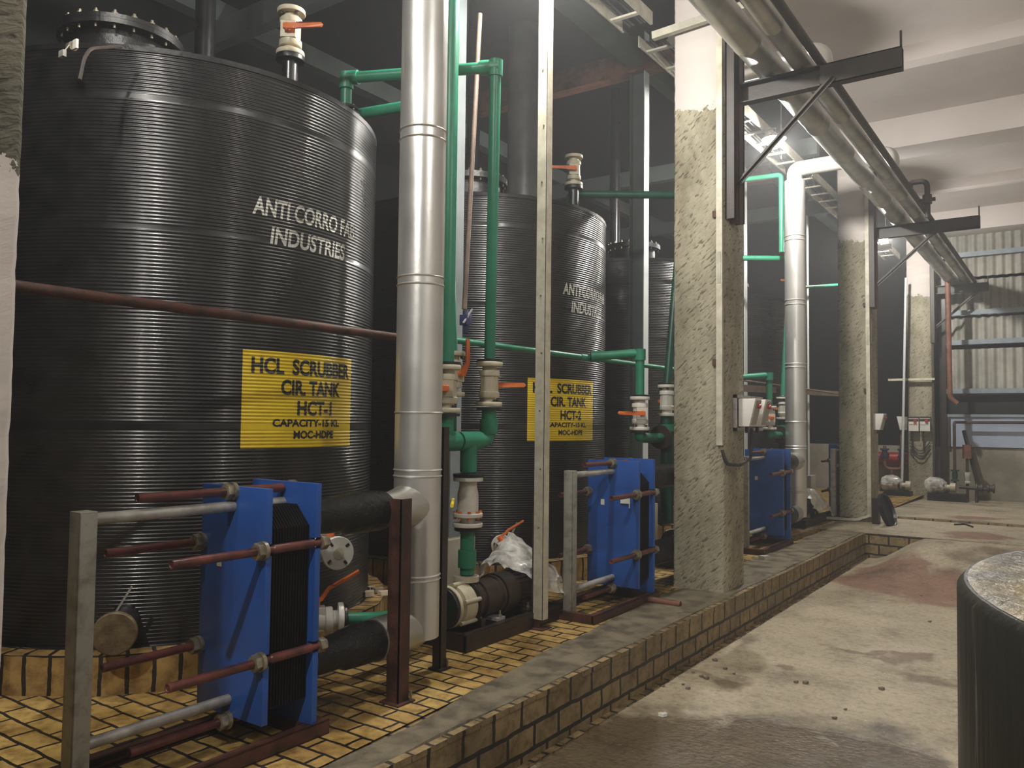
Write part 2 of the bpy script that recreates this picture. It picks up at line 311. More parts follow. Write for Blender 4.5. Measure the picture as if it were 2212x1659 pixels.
def copy_tree(o, loc=None, label=None, parent=None):
    ch = kids(o); c = o.copy(); COL.objects.link(c)
    if parent: c.parent = parent
    if loc is not None: c.location = loc
    if label: c['label'] = label
    for k in ch: copy_tree(k, None, None, c)
    return c
def single(b, name, mat, label, cat, group=None, **k): return tag(b.build(name, mat, **k), label, cat, group)

# ================================================================== THE SETTING
def sstep(a, b, x):
    t = min(1, max(0, (x-a)/(b-a))); return t*t*(3-2*t)
def slab_z(y): return .29 - .09*min(1, max(0, (y-12.2)/4.8))
b = B(); nx, ny = 26, 60; x0, x1, y0, y1 = -2.086, 3.6, -1.5, 10.3
for j in range(ny+1):
    for i in range(nx+1):
        x = x0+(x1-x0)*(i/nx)**1.5; y = y0+(y1-y0)*j/ny
        b.v.append(V((x, y, .285*sstep(8.3, 10.3, y)*sstep(-2.0, -1.4, x))))
b.f += [(j*(nx+1)+i, j*(nx+1)+i+1, (j+1)*(nx+1)+i+1, (j+1)*(nx+1)+i) for j in range(ny) for i in range(nx)]
struct(b.build('floor', 'aisle_concrete', org=(0, 0, 0), smooth=60))
b = B()                                             # raised slab at the far end, a low step across it
b.v += [V(p) for p in ((-2.62, 10.3, .29), (3.6, 10.3, .29), (3.6, 12.2, .29), (-2.62, 12.2, .29), (-2.62, 17.4, slab_z(17.2)), (3.6, 17.4, slab_z(17.2)))]
b.f += [(0, 1, 2, 3), (3, 2, 5, 4)]
struct(b.build('floor', 'aisle_concrete', org=(0, 0, 0)))
b = B().box((-2.05, 12.17, .27), (3.6, 12.24, .318)); struct(b.build('trim_2', 'kerb_tile', bev=.004, uv=True))
# tiled platform under the tanks
b = B(); b.v += [V(p) for p in ((-9, -1.5, .28), (-2.25, -1.5, .28), (-2.3, 2.1, .28), (-2.5, 5.4, .28), (-2.4, 10.3, .28), (-2.4, 17.4, .27), (-9, 17.4, .27))]
b.f += [(0, 1, 2, 3, 4, 5, 6)]
struct(b.build('floor', 'floor_tile', org=(0, 0, 0), uv=True))
# kerb: tiled face, trowelled concrete cap
b = B().box((-2.35, -1.5, -.05), (-2.086, 10.36, .270)); struct(b.build('trim_1', 'kerb_tile', uv=.055))
b = B(); N = 70; vs = []
for j in range(N+1):
    y = -1.5+11.9*j/N; xi = -2.27-.27*sstep(1.5, 5.6, y)+.012*math.sin(y*3.1)+.01*math.sin(y*7.7); zo = .291+.004*math.sin(y*5.3)
    vs += [V((xi, y, .2805)), V((xi+.02, y, .289)), V((-2.125+.006*math.sin(y*9), y, zo)), V((-2.118, y, .268))]
b.v = vs; b.f = [(j*4+k, j*4+k+1, j*4+k+5, j*4+k+4) for j in range(N) for k in range(3)]
struct(b.build('trim_3', 'kerb_concrete', org=(0, 0, 0), smooth=50))
b = B()                                             # thin row of coping tiles along the edge
y = -1.5
while y < 10.3:
    l = .214; b.box((-2.118+random.uniform(-.004, .002), y+.003, .262), (-2.084+random.uniform(-.002, .003), y+l-.003, .287+random.uniform(-.003, .004))); y += l
struct(b.build('trim_4', 'kerb_tile', uv=True))
b = B()                                             # row of tiles flush with the floor at the foot of the kerb
y = -1.5
while y < 9.4: b.box((-2.09, y+.003, -.03), (-2.045+random.uniform(-.004, .004), y+.20, .006)); y += .214
struct(b.build('trim_5', 'kerb_tile', uv=True))
b = B().box((-2.086, 10.30, -.05), (3.6, 10.40, .2895)); struct(b.build('trim_6', 'kerb_tile', uv=.055))
# ceiling and its beams
b = B().box((-2.64, -2, 5.6), (3.7, 17.8, 5.75)); struct(b.build('ceiling', 'ceiling_paint'))
for k, (ya, yb, zz) in enumerate(((.45, .95, 5.2), (3.85, 4.05, 5.43), (5.93, 6.4, 5.2), (9.31, 9.52, 5.43), (11.45, 12.0, 5.2), (14.77, 14.98, 5.43), (17.0, 17.5, 5.2))):
    struct(B().box((-2.62, ya, zz), (3.7, yb, 5.62)).build('trim_%d' % (7+k), 'ceiling_paint', bev=.01))
struct(B().box((-2.64, -2, 5.2), (-2.60, 17.8, 5.62)).build('trim_14', 'ceiling_paint'))
# far wall: plastered plinth
struct(B().box((-9, 17.42, 0), (3.7, 17.65, 1.17)).build('wall_back', 'old_plaster', bev=.01))
struct(B().box((3.62, -2, -.1), (3.8, 17.6, 5.7)).build('wall_right', 'white_paint'))
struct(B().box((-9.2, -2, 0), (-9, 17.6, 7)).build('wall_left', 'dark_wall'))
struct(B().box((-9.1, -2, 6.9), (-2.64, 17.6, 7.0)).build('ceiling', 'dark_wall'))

# far wall cladding: corrugated cement sheets on purlins
def sheet(xa, xb, za, zb, y, label, cut=0):
    b = B(); n = int((xb-xa)/.0125); 
    for k in range(n+1):
        x = xa+(xb-xa)*k/n; yy = y+.026*math.cos(2*PI*x/.15)
        dz = cut*max(0, 1-(x-xa)/.35)
        b.v += [V((x, yy, za)), V((x, yy, zb-dz)), V((x, yy+.007, za)), V((x, yy+.007, zb-dz))]
    for k in range(n):
        q = 4*k; b.f += [(q, q+4, q+5, q+1), (q+2, q+3, q+7, q+6), (q+1, q+5, q+7, q+3), (q, q+2, q+6, q+4)]
    return single(b, 'corrugated_sheet', 'cement_sheet', label, 'wall sheet', 'corrugated sheets on the far wall', smooth=60)
sheet(-2.02, 1.6, 2.26, 3.02, 17.42, 'lowest corrugated cement sheet on the far wall, above the blue panel')
sheet(-2.02, 1.6, 3.10, 3.62, 17.46, 'middle corrugated cement sheet on the far wall, between two blue-grey purlins')
sheet(-2.05, 1.6, 4.40, 5.25, 17.50, 'topmost corrugated cement sheet on the far wall, right under the ceiling')
sheet(-2.05, 1.6, 3.68, 4.36, 17.60, 'shadowed corrugated sheet on the far wall behind the pipe ends')
for z, t in ((2.22, 'lowest blue-grey purlin under the bottom corrugated sheet'), (3.14, 'blue-grey purlin between the two lower corrugated sheets'), (3.70, 'dim purlin behind the rusty drop pipe, third from the floor'), (4.80, 'topmost purlin crossing the highest corrugated sheet')):
    single(B().box((-2.1, 17.32, z-.04), (1.7, 17.36, z+.05)), 'steel_purlin', 'purlin_paint', t, 'purlin', 'purlins of the far wall')
t = thing('blue_panel', (-1.9, 17.4, 1.18), 'blue painted wall panel above the plastered plinth of the far wall', 'wall panel')
B().box((-2.05, 17.38, 1.18), (1.7, 17.42, 1.76)).build('panel', 'blue_panel', t)
B().box((-2.05, 17.34, 1.74), (1.7, 17.42, 1.79)).build('top_rail', 'purlin_paint', t)
B().box((-2.03, 17.34, 1.18), (-1.99, 17.38, 1.74)).build('stile', 'dark_steel', t)
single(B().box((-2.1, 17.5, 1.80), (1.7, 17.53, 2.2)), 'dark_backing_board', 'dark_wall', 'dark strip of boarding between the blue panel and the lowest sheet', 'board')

# ------------------------------------------------------------------ pillars
def pillar(x0, x1, y0, y1, z0, z1, mat, label, jag=.006):
    b = B(); nz = int((z1-z0)/.035)
    rnd = random.Random(int(y0*100)); ring = []
    for k in range(nz+1):
        z = z0+(z1-z0)*k/nz; e = [rnd.uniform(-jag, jag) for _ in range(8)]
        c = .014+abs(rnd.gauss(0, .35*jag))
        b.v += [V(p) for p in ((x0+c+e[0], y0+e[1]*.2, z), (x1-c-e[2]*.5, y0+e[3]*.2, z), (x1+e[3]*.2, y0+c+e[4]*.5, z), (x1+e[5]*.2, y1-c, z), (x1-c, y1, z), (x0+c, y1, z), (x0+e[6]*.2, y1-c, z), (x0+e[7]*.2, y0+c, z))]
    b.f = [(k*8+i, k*8+(i+1) % 8, k*8+8+(i+1) % 8, k*8+8+i) for k in range(nz) for i in range(8)] + [tuple(range(7, -1, -1)), tuple(nz*8+i for i in range(8))]
    return single(b, 'concrete_pillar', mat, label, 'pillar', 'pillars along the aisle', org=(0, 0, 0), smooth=50)
pillar(-2.37, -2.22, .62, .965, .27, 5.2, 'pillar_near', 'nearest concrete pillar cut by the left edge of the photo, white low down', .011)
pillar(-2.60, -2.19, 5.93, 6.38, .27, 5.2, 'pillar_concrete', 'large chiselled concrete pillar in the middle right, with the two-box switch bracket')
pillar(-2.645, -2.245, 11.48, 11.98, .27, 5.2, 'pillar_concrete', 'second large concrete pillar, with the round black cover leaning at its foot')
pillar(-2.66, -2.24, 17.0, 17.41, .19, 5.2, 'pillar_concrete', 'farthest concrete pillar, carrying the pair of red-button boxes')

# ================================================================== TANKS
R, HT, RIB = 1.192, 2.90, .0182
def rib(z): return .0042*(.5+.5*math.cos(2*PI*z/RIB))**.8
def shell_r(z):
    k = z/HT
    if z > HT-.02: return R-.004
    # a few smooth weld bands between wound sections
    for zb in (2.66, 2.02, 1.05):
        if abs(z-zb) < .016: return R+.002
    return R+rib(z)
def tank_shell():
    n, m = 132, int(HT/RIB*5); b = B()
    cs = [(math.cos(2*PI*k/n), math.sin(2*PI*k/n)) for k in range(n)]
    for i in range(m+1):
        z = HT*i/m; r = shell_r(z); b.v += [V((r*c, r*s, z)) for c, s in cs]
    b.f = [(i*n+k, i*n+(k+1) % n, (i+1)*n+(k+1) % n, (i+1)*n+k) for i in range(m) for k in range(n)]
    return b
def wrap(phi0, zc, off):
    def f(u, v):
        z = zc+v; r = shell_r(z)+off; a = phi0+u/R
        return V((r*math.cos(a), r*math.sin(a), z))
    return f
def sign_patch(phi0, za, zb, wd, off):
    b = B(); nu, nv = 30, int((zb-za)/RIB*5); f = wrap(phi0, 0, off)
    for j in range(nv+1):
        for i in range(nu+1): b.v.append(f(wd*(i/nu-.5), za+(zb-za)*j/nv))
    b.f = [(j*(nu+1)+i, j*(nu+1)+i+1, (j+1)*(nu+1)+i+1, (j+1)*(nu+1)+i) for j in range(nv) for i in range(nu)]
    return b
def letters(lines, phi0, off, bold=.012, shear=0.):
    """lines: (text, u centre, z centre, width, cap height) painted round the tank"""
    out = B()
    for txt, uc, zc, wd, h in lines:
        cu = bpy.data.curves.new('lettering', 'FONT'); cu.body = txt; cu.size = 1; cu.offset = bold; cu.resolution_u = 4; cu.shear = shear
        ob = bpy.data.objects.new('lettering', cu); COL.objects.link(ob); bpy.context.view_layer.update()
        me = bpy.data.meshes.new_from_object(ob.evaluated_get(bpy.context.evaluated_depsgraph_get())); bpy.data.objects.remove(ob)
        bm = bmesh.new(); bm.from_mesh(me); bpy.data.meshes.remove(me)
        xs = [p.co.x for p in bm.verts]; ys = [p.co.y for p in bm.verts]; sx = wd/(max(xs)-min(xs)); sy = h/(max(ys)-min(ys)); mx = (max(xs)+min(xs))/2; my = (max(ys)+min(ys))/2
        for p in bm.verts: p.co = V(((p.co.x-mx)*sx, (p.co.y-my)*sy, 0))
        z = math.ceil((zc-h/2)/(RIB/5))*(RIB/5)
        while z < zc+h/2:
            bmesh.ops.bisect_plane(bm, geom=bm.verts[:]+bm.edges[:]+bm.faces[:], plane_co=(0, z-zc, 0), plane_no=(0, 1, 0)); z += RIB/5
        for k in range(int(wd/.03)+1):
            bmesh.ops.bisect_plane(bm, geom=bm.verts[:]+bm.edges[:]+bm.faces[:], plane_co=(-wd/2+.03*k, 0, 0), plane_no=(1, 0, 0))
        bm.verts.index_update(); f = wrap(phi0, zc, off)
        out.add([f(p.co.x+uc, p.co.y) for p in bm.verts], [[q.index for q in fc.verts] for fc in bm.faces]); bm.free()
    return out
def roof_z(r): return HT+.02+.10*(1-r/R)
tank = thing('chemical_tank', (0, 0, 0), 'nearest black ribbed chemical tank, with the HCT-1 sign', 'tank', 'black tanks in a row')
tank_shell().build('shell', 'black_plastic', tank, smooth=180)
B().lathe((0, 0, 0), (0, 0, 1), [(R+.002, HT-.015), (R+.006, HT+.01), (R-.03, HT+.025), (.4, roof_z(.4)), (.0, HT+.12)], 96).build('roof', 'black_roof', tank, smooth=30)
mh = B().lathe((.42, -.66, roof_z(.78)-.02), (0, 0, 1), [(.25, 0), (.25, .14), (.31, .14), (.31, .165), (.25, .165)], 40).build('manhole', 'black_roof', tank)
B().lathe((.42, -.66, roof_z(.78)+.146), (0, 0, 1), [(.31, 0), (.31, .022), (.22, .03), (.0, .03)], 40).build('cover', 'black_roof', mh)
for k in range(20):
    a = 2*PI*k/20; c = V((.42+.285*math.cos(a), -.66+.285*math.sin(a), roof_z(.78)+.1)); B().lathe(c, (0, 0, 1), [(.007, 0), (.007, .068), (.014, .0685), (.014, .082), (.007, .0825), (.007, .095)], 8).build('bolt', 'nut_zinc', mh)
vp = B().cyl((-.35, .35, HT), (-.35, .35, HT+2.6), .068, 20).build('vent_pipe', 'black_plastic', tank)
B().lathe((-.35, .35, roof_z(.5)-.02), (0, 0, 1), [(.14, 0), (.14, .03), (.075, .035), (.075, .12)], 24).build('flange', 'black_roof', vp)
NC, NA = (1.04, -.927, .135), (.79, -.61, 0)
no = B().lathe(NC, NA, [(.070, -.30), (.070, .06)], 24).build('outlet_nozzle', 'black_plastic', tank)
B().lathe(NC, NA, [(.090, .055), (.094, .06), (.094, .085), (.089, .09)], 32).build('blind_flange', 'flange_rust', no, label='rusty blind flange')
B().beam((1.075, -.955, .225), (1.10, -.90, .33), .018, .006).build('flange_handle', 'post_grey', no)
TZ = .4605
TK = [(-4.61, 2.95), (-4.60, 6.0), (-4.60, 9.05), (-4.60, 12.1)]
tank.location = (*TK[0], TZ)
t2 = copy_tree(tank, (*TK[1], TZ), 'second black ribbed chemical tank, with the HCT-2 sign')
t3 = copy_tree(tank, (*TK[2], TZ), 'third black tank, seen between the HCT-2 tank and the large pillar')
t4 = copy_tree(tank, (*TK[3], TZ), 'fourth black tank, half hidden in the dark behind the slim silver riser')
def sign(tk, phi, num):
    s = sign_patch(phi, .94, 1.443, .765, .0016).build('sign', 'yellow_sign', tk, smooth=180, org=tk.location if False else (0, 0, 0)); s.location = (0, 0, 0); s['label'] = 'yellow painted sign'
    l = letters([('HCL  SCRUBBER', .008, 1.367, .69, .086), ('CIR. TANK', .045, 1.258, .43, .083), ('HCT-%d' % num, .06, 1.150, .255, .080), ('CAPACITY-15 KL', .022, 1.070, .475, .040), ('MOC-HDPE', .06, 1.008, .295, .044)], phi, .0030, .04)
    o = l.build('sign_lettering', 'sign_black', s, smooth=0, org=(0, 0, 0)); o.location = (0, 0, 0)
    l = letters([('ANTI CORRO FAB', .012, 2.193, .735, .098), ('INDUSTRIES', .012, 2.050, .535, .093)], .008, .0018, .026, .12)
    o = l.build('brand_lettering', 'letter_white', tk, smooth=0, org=(0, 0, 0)); o.location = (0, 0, 0); o['label'] = 'white stencilled lettering'
sign(tank, .006, 1); sign(t2, -.247, 2)

def plinth(c, label):
    b = B(); n = 20; vs = []
    for r, z in ((R+.13, .272), (R+.13, .46), (R-.15, .46), (.001, .46)):
        vs += [V((c[0]+r*math.cos(2*PI*(k+.5)/n), c[1]+r*math.sin(2*PI*(k+.5)/n), z)) for k in range(n)]
    b.v = vs; b.f = [(i*n+k, i*n+(k+1) % n, (i+1)*n+(k+1) % n, (i+1)*n+k) for i in range(3) for k in range(n)]
    o = single(b, 'brick_plinth', 'plinth_tile', label, 'plinth', 'yellow brick tank plinths', smooth=0)
    me = o.data; uv = me.uv_layers.new(name='UVMap')
    for p in me.polygons:
        for li in p.loop_indices:
            q = me.vertices[me.loops[li].vertex_index].co+o.location-V((c[0], c[1], 0)); a = math.atan2(q.y, q.x); pa = math.atan2(p.center.y+o.location.y-c[1], p.center.x+o.location.x-c[0])
            a = pa+((a-pa+PI) % (2*PI)-PI); up = abs(p.normal.z) > .5
            uv.data[li].uv = (a*(R+.13), (math.hypot(q.x, q.y)+.004) if up else q.z-.268)
plinth(TK[0], 'yellow brick plinth under the nearest black tank')
plinth(TK[1], 'yellow brick plinth under the HCT-2 tank')
plinth(TK[2], 'yellow brick plinth under the third black tank')
plinth(TK[3], 'yellow brick plinth under the fourth black tank')
# ================================================================== HEAT EXCHANGERS
def hx_build():
    X = -2.725; t = thing('plate_heat_exchanger', (X, 2.0, .28), 'nearest blue plate heat exchanger, in front of the HCT-1 tank', 'heat exchanger', 'blue heat exchangers in a row')
    RZ = (1.053, .64)
    def plate(z0, z1):
        pl = []; hw = .203
        for sgn in (1, -1):
            zs = sorted(RZ) if sgn == 1 else sorted(RZ, reverse=True)
            pl.append((sgn*hw, z0 if sgn == 1 else z1))
            for z in zs:
                s = 1 if sgn == 1 else -1
                pl += [(sgn*hw, z-s*.022), (sgn*(hw-.034), z-s*.020), (sgn*(hw-.034), z+s*.020), (sgn*hw, z+s*.022)]
            pl.append((sgn*hw, z1 if sgn == 1 else z0))
        return [(X+x, z) for x, z in pl]
    def pl(z0, z1, ya, yb): return B().prism([(x, ya, z) for x, z in plate(z0, z1)], (0, yb-ya, 0))
    pl(.40, 1.285, 2.0, 2.028).build('pressure_plate', 'blue_paint', t, bev=.002)
    pl(.335, 1.292, 2.242, 2.270).build('fixed_plate', 'blue_paint', t, bev=.002)
    b = B()
    for k in range(30):
        y = 2.030+k*.0070; h = .168 if k % 2 else .163; c = .075
        b.prism([(X-h, y, .44), (X+h, y, .44), (X+h, y, 1.20-c), (X+h-c, y, 1.20+(.004 if k % 2 else 0)), (X-h+c, y, 1.20+(.004 if k % 2 else 0)), (X-h, y, 1.20-c)], (0, .0052, 0))
    b.build('plate_pack', 'plate_black', t, smooth=0)
    for z in (1.207, .462): B().cyl((X, 1.44, z), (X, 2.245, z), .0205, 20).build('guide_bar', 'zinc', t)
    po = B().box((X-.034, 1.385, .285), (X+.034, 1.392, 1.235)).box((X-.034, 1.385, .285), (X-.027, 1.445, 1.235)).box((X+.027, 1.385, .285), (X+.034, 1.445, 1.235)).box((X-.034, 1.385, 1.228), (X+.034, 1.445, 1.236))
    po.build('support_post', 'post_grey', t, bev=.003)
    for dx, z, y0 in ((.195, RZ[0], 1.615), (.195, RZ[1], 1.615), (-.195, RZ[0], 1.60), (-.195, RZ[1], 1.60), (0, 1.266, 1.60), (0, .385, 1.60)):
        r = B().lathe((X+dx, 0, z), (0, 1, 0), [(.010, y0+.004), (.0125, y0), (.0165, y0), (.0165, 1.965), (.013, 1.97), (.013, 2.035), (.018, 2.04), (.018, 2.236), (.013, 2.24), (.013, 2.32)], 18).build('tie_rod', 'rod_paint', t)
        B().hexnut((X+dx, 1.958, z), (X+dx, 1.985, z), .033).build('nut', 'nut_zinc', r, bev=.002); B().cyl((X+dx, 1.985, z), (X+dx, 2.0, z), .036, 20).build('washer', 'nut_zinc', r); B().hexnut((X+dx, 2.272, z), (X+dx, 2.305, z), .031).build('nut', 'nut_zinc', r, bev=.002)
    tr = B()
    for s in (-1, 1): tr.box((X+s*.19-.022, 1.36, .28), (X+s*.19+.022, 2.33, .286)).box((X+s*.19+s*.019-.003, 1.36, .28), (X+s*.19+s*.019+.003, 2.33, .338)).box((X+s*.19-.022, 1.36, .332), (X+s*.19+.022, 2.33, .338))
    tr.box((X-.19, 1.36, .28), (X+.19, 1.40, .336)).box((X-.19, 2.235, .28), (X+.19, 2.33, .336))
    tr.build('base_frame', 'rust_steel', t)
    B().box((X-.095, 1.9985, .965), (X-.065, 1.9995, 1.005)).build('tag', 'box_white', t, label='small white paper tag')
    for z in (1.135, .545): B().lathe((X+.075, 0, z), (0, 1, 0), [(.085, 2.270), (.085, 2.29), (.066, 2.295), (.066, 2.33)], 24).build('port_flange', 'dark_steel', t)
    return t
hx = hx_build(); DY = (0, 3.165, 6.55, 10.1)
HXL = ['second blue heat exchanger, standing beside the large pillar in front of the HCT-2 tank', 'third blue heat exchanger, just right of the large pillar', 'farthest blue heat exchanger, in shade left of the second pillar']
for k in (1, 2, 3): copy_tree(hx, (-2.725, 2.0+DY[k], .28), HXL[k-1])
single(B().box((-2.66, 5.158, .985), (-2.585, 5.161, 1.035)).box((-2.592, 5.157, .955), (-2.585, 5.160, .99)), 'paper_tag', 'box_white', 'torn white paper tag stuck on the second blue heat exchanger', 'tag')

# ================================================================== INSULATED RISERS
def riser(dy, xr, label, first, yr2=None):
    yr = yr2 or 3.03+dy; X = -2.66 if not yr2 else -2.71; ex = yr-3.03-dy; t = thing('insulated_riser', (xr, yr, .30), label, 'insulated pipe', 'aluminium clad risers')
    r = .116; zt = 4.55
    prof = [(r, .50)]
    for z in (.78, .80, 1.28, 1.31, 1.59, 2.22, 2.26, 2.95, 3.0, 3.7, 3.75): prof += [(r, z-.006), (r+.006, z), (r, z+.006)]
    prof += [(r, 1.9)] if False else []
    prof += [(r, zt-.14)]
    B().lathe((xr, yr, 0), (0, 0, 1), prof, 40).build('riser', 'aluminium', t)
    B().box((xr+.06, yr-r*.82, .85), (xr+.066, yr-r*.82+.004, 4.3)).build('seam', 'aluminium_dull', t)
    # top bend and arm over to the header
    B().tube([(xr, yr, zt-.16), (xr, yr, zt), (-1.64, yr, zt), (-1.64, yr, zt-.192)], .088, 24, .16, 6).build('top_arm', 'aluminium', t)
    # lower bend and branch
    for z, nm, k in ((.545, 'lower_bend', 0), (1.135, 'branch', 1)):
        if k == 0:
            pts = [(xr, yr, .66), (xr, yr, z), (X, 2.72+dy+ex*.9, z)]
            B().tube(pts, .098, 28, .17, 7).build(nm, 'aluminium_dull', t)
        else: B().lathe((xr, yr, z), V((X, yr-.25, z))-V((xr, yr, z)), [(.110, 0), (.106, .10), (.082, .20), (.078, .29)], 28).build(nm, 'aluminium_dull', t)
        pts = [(X, 2.30+dy, z), (X, 2.42+dy, z), (X, 2.50+dy, z+.004), (X, 2.53+dy, z), (X, 2.62+dy, z+.003), (X, 2.72+dy+ex, z), (X, 2.76+dy+ex, z), (X, 2.775+dy+ex, z)]
        B().sweep(pts, [.070, .074, .077, .088, .094, .092, .088, .080], 28).build('foam_sleeve', 'rubber', t, label='black foam wrapped sleeve')
    return t
riser(0, -2.68, 'big shiny aluminium riser in front of the nearest tank', True)
riser(DY[1], -2.68, 'aluminium riser hidden behind the large pillar, with black foam sleeve', False, 6.64)
riser(DY[2], -2.68, 'slim shiny aluminium riser between the large pillar and the second pillar', False)

# ================================================================== BALL VALVES
def valve(name='ball_valve', H_=.27, bodym='cream_plastic'):
    """local: axis z from 0 to H_, lever hub toward +x, lever along +y"""
    t = thing(name, (0, 0, 0), 'valve', 'valve')
    h = H_; b = B().lathe((0, 0, 0), (0, 0, 1), [(.044, .026), (.044, .05), (.060, .052), (.064, .058), (.064, .085), (.055, .09), (.057, h-.09), (.064, h-.085), (.064, h-.058), (.060, h-.052), (.044, h-.05), (.044, h-.026)], 28)
    b.box((-.042, -.042, .088), (.064, .042, h-.088))
    b.build('body', bodym, t, bev=0)
    for z in (.0, h-.026): 
        f = B().lathe((0, 0, z), (0, 0, 1), [(.078, 0), (.080, .003), (.080, .022), (.078, .026)], 32).build('flange', bodym, t)
    for k in range(4):
        a = PI/4+k*PI/2; c = V((.060*math.cos(a), .060*math.sin(a), 0)); B().hexnut(c*.8+V((0, 0, .092)), c*.8+V((0, 0, .102)), .009).build('bolt_head', 'orange_plastic', t); B().hexnut(c+V((0, 0, h-.042)), c+V((0, 0, h-.026)), .010).build('nut', 'motor_brown', t)
    lv = B().cyl((.060, 0, h/2), (.095, 0, h/2), .021, 18).prism([(.088, -.02, h/2-.016), (.088, .05, h/2-.017), (.100, .08, h/2-.016), (.102, .20, h/2-.014), (.105, .212, h/2), (.102, .20, h/2+.014), (.100, .08, h/2+.016), (.088, .05, h/2+.017), (.088, -.02, h/2+.016)], (.010, 0, 0))
    lv.build('lever', 'orange_plastic', t, bev=.002)
    return t
def place(t, loc, rot): t.location = loc; t.rotation_euler = rot; return t
proto = valve(); proto_white = valve(bodym='white_plastic')
used = set()
def put_valve(loc, rot, label):
    src = proto_white if label.startswith(('white', 'small white')) else proto
    o = copy_tree(src) if src.name in used else src; used.add(src.name)
    o.location = loc; o.rotation_euler = rot; o['label'] = label; o['group'] = 'ball valves with orange levers'
    return o
def vert_valve(px, py, X, ang, label, sz=.27):
    p = P(px, py, X=X); return put_valve((p.x, p.y, p.z-sz/2), (0, 0, ang), label), p

# ------------------------------------------------------------------ tank-top valves and their nozzles
A = math.radians(-55)
def tank_nozzle(p, zb, label):
    t = thing('tank_nozzle', (p.x, p.y, zb), label, 'nozzle')
    B().cyl((p.x, p.y, zb), (p.x, p.y, p.z), .045, 24).build('stub_pipe', 'black_plastic', t)
    B().lathe((p.x, p.y, p.z-.035), (0, 0, 1), [(.05, 0), (.08, .006), (.082, .030), (.080, .034)], 32).build('flange', 'black_roof', t)
    return t
p = P(627, 122, Y=3.0); tank_nozzle(p, 3.40, 'black nozzle carrying the cream valve on top of the nearest tank')
put_valve((p.x, p.y, p.z), (0, 0, A), 'cream valve high on top of the nearest tank, orange lever pointing right')
p = P(1239, 402, Y=6.05); tank_nozzle(p, 3.40, 'black nozzle carrying the cream valve on top of the HCT-2 tank')
put_valve((p.x, p.y, p.z+.27), (PI, 0, A), 'cream valve on top of the HCT-2 tank, orange lever pointing left')
# ------------------------------------------------------------------ green pipework
def green(name, pts, r, label, fil=.05, mat='green_pipe', socks=(), fl=()):
    t = thing(name, pts[0], label, 'pipe', 'green plastic pipes')
    B().tube(pts, r, 16, fil).build('pipe', mat, t)
    for a, bq in socks: B().cyl(a, bq, r*1.28, 18).build('socket', mat, t)
    for a, bq in fl: B().lathe(a, V(bq)-V(a), [(.075, 0), (.078, .004), (.078, .014), (.075, .018)], 28).build('flange', 'black_roof', t)
    return t
def down(p, d): return V((p[0], p[1], p[2]-d))
# pair rising from the first pump
ga = P(965, 840, X=-2.94); gb = P(1057, 830, X=-2.94)
top = V((-2.80, 3.80, 3.655)); tl = V((-3.66, 3.42, 3.655))
green('green_pipe', [down((gb.x, gb.y, gb.z), -.14), (-2.80, 3.80, 3.655), tl, (tl.x, tl.y, 3.46)], .034, 'green pipe rising right of the big riser and elbowing over to the nearest tank', .05,
      socks=[((-2.805, 3.805, 3.60), (-2.80, 3.80, 3.695)), (top+V((.02, .01, 0)), top+(tl-top)*.1), (tl, tl-(tl-top)*.08), (tl+V((0, 0, .03)), tl-V((0, 0, .07)))], fl=[((tl.x, tl.y, 3.47), (tl.x, tl.y, 3.44))])
t = thing('flange_nozzle', (tl.x, tl.y, 3.39), 'brownish flanged nozzle under the green elbow at the rim of the nearest tank', 'nozzle')
B().lathe((tl.x, tl.y, 3.37), (0, 0, 1), [(.05, 0), (.05, .04), (.085, .042), (.085, .066)], 28).build('neck', 'motor_brown', t)
for k in range(6):
    a = k*PI/3; B().cyl((tl.x+.066*math.cos(a), tl.y+.066*math.sin(a), 3.39), (tl.x+.066*math.cos(a), tl.y+.066*math.sin(a), 3.475), .007, 8).build('bolt', 'silver_joint', t)
green('green_pipe', [(ga.x, ga.y, ga.z+.14), (ga.x, ga.y, 4.3), (ga.x-.6, ga.y, 4.3)], .040, 'green pipe standing tight against the right side of the big riser', .06)
green('green_pipe', [(-3.10, 3.80, 1.965), (-3.12, 3.72, 3.50), (-3.80, 3.58, 3.50), (-3.80, 3.58, 3.42)], .034, 'green pipe behind the one beside the riser, elbowing over lower to the nearest tank', .05, socks=[((-3.12, 3.72, 3.42), (-3.12, 3.72, 3.54))])
vert = []
put_valve((ga.x, ga.y, ga.z+.135), (PI, 0, A), 'cream valve half hidden by the big riser, orange lever pointing left')
o = put_valve((-3.10, 3.80, 1.70), (0, 0, A+.9), 'valve behind the one at the big riser, its orange lever standing up')
for c in kids(o):
    if c.name.startswith('lever'): bpy.data.objects.remove(c)
lv = B().cyl((.060, 0, .135), (.095, 0, .135), .021, 18).prism([(.088, -.018, .118), (.088, .018, .118), (.088, .017, .17), (.120, .016, .20), (.120, .016, .335), (.120, 0, .345), (.120, -.016, .335), (.120, -.016, .20), (.088, -.017, .17)], (.010, 0, 0)).build('lever', 'orange_plastic', o, bev=.002, org=(0, 0, 0)); lv.location = (0, 0, 0)
green('green_pipe', [(-3.10, 3.80, 1.70), (-3.10, 3.80, 1.44), (-2.96, 3.77, 1.44)], .034, 'dark green stub under the valve with the standing lever', .05, 'green_dark')
put_valve((gb.x, gb.y, gb.z+.135), (PI, 0, A+PI-.15), 'cream valve right of the riser, orange lever pointing right before the HCT-2 sign')
mz = 1.435; my = 3.77
t = thing('green_manifold', (-2.94, my, .72), 'dark green tee manifold joining two valves above the first pump', 'pipe')
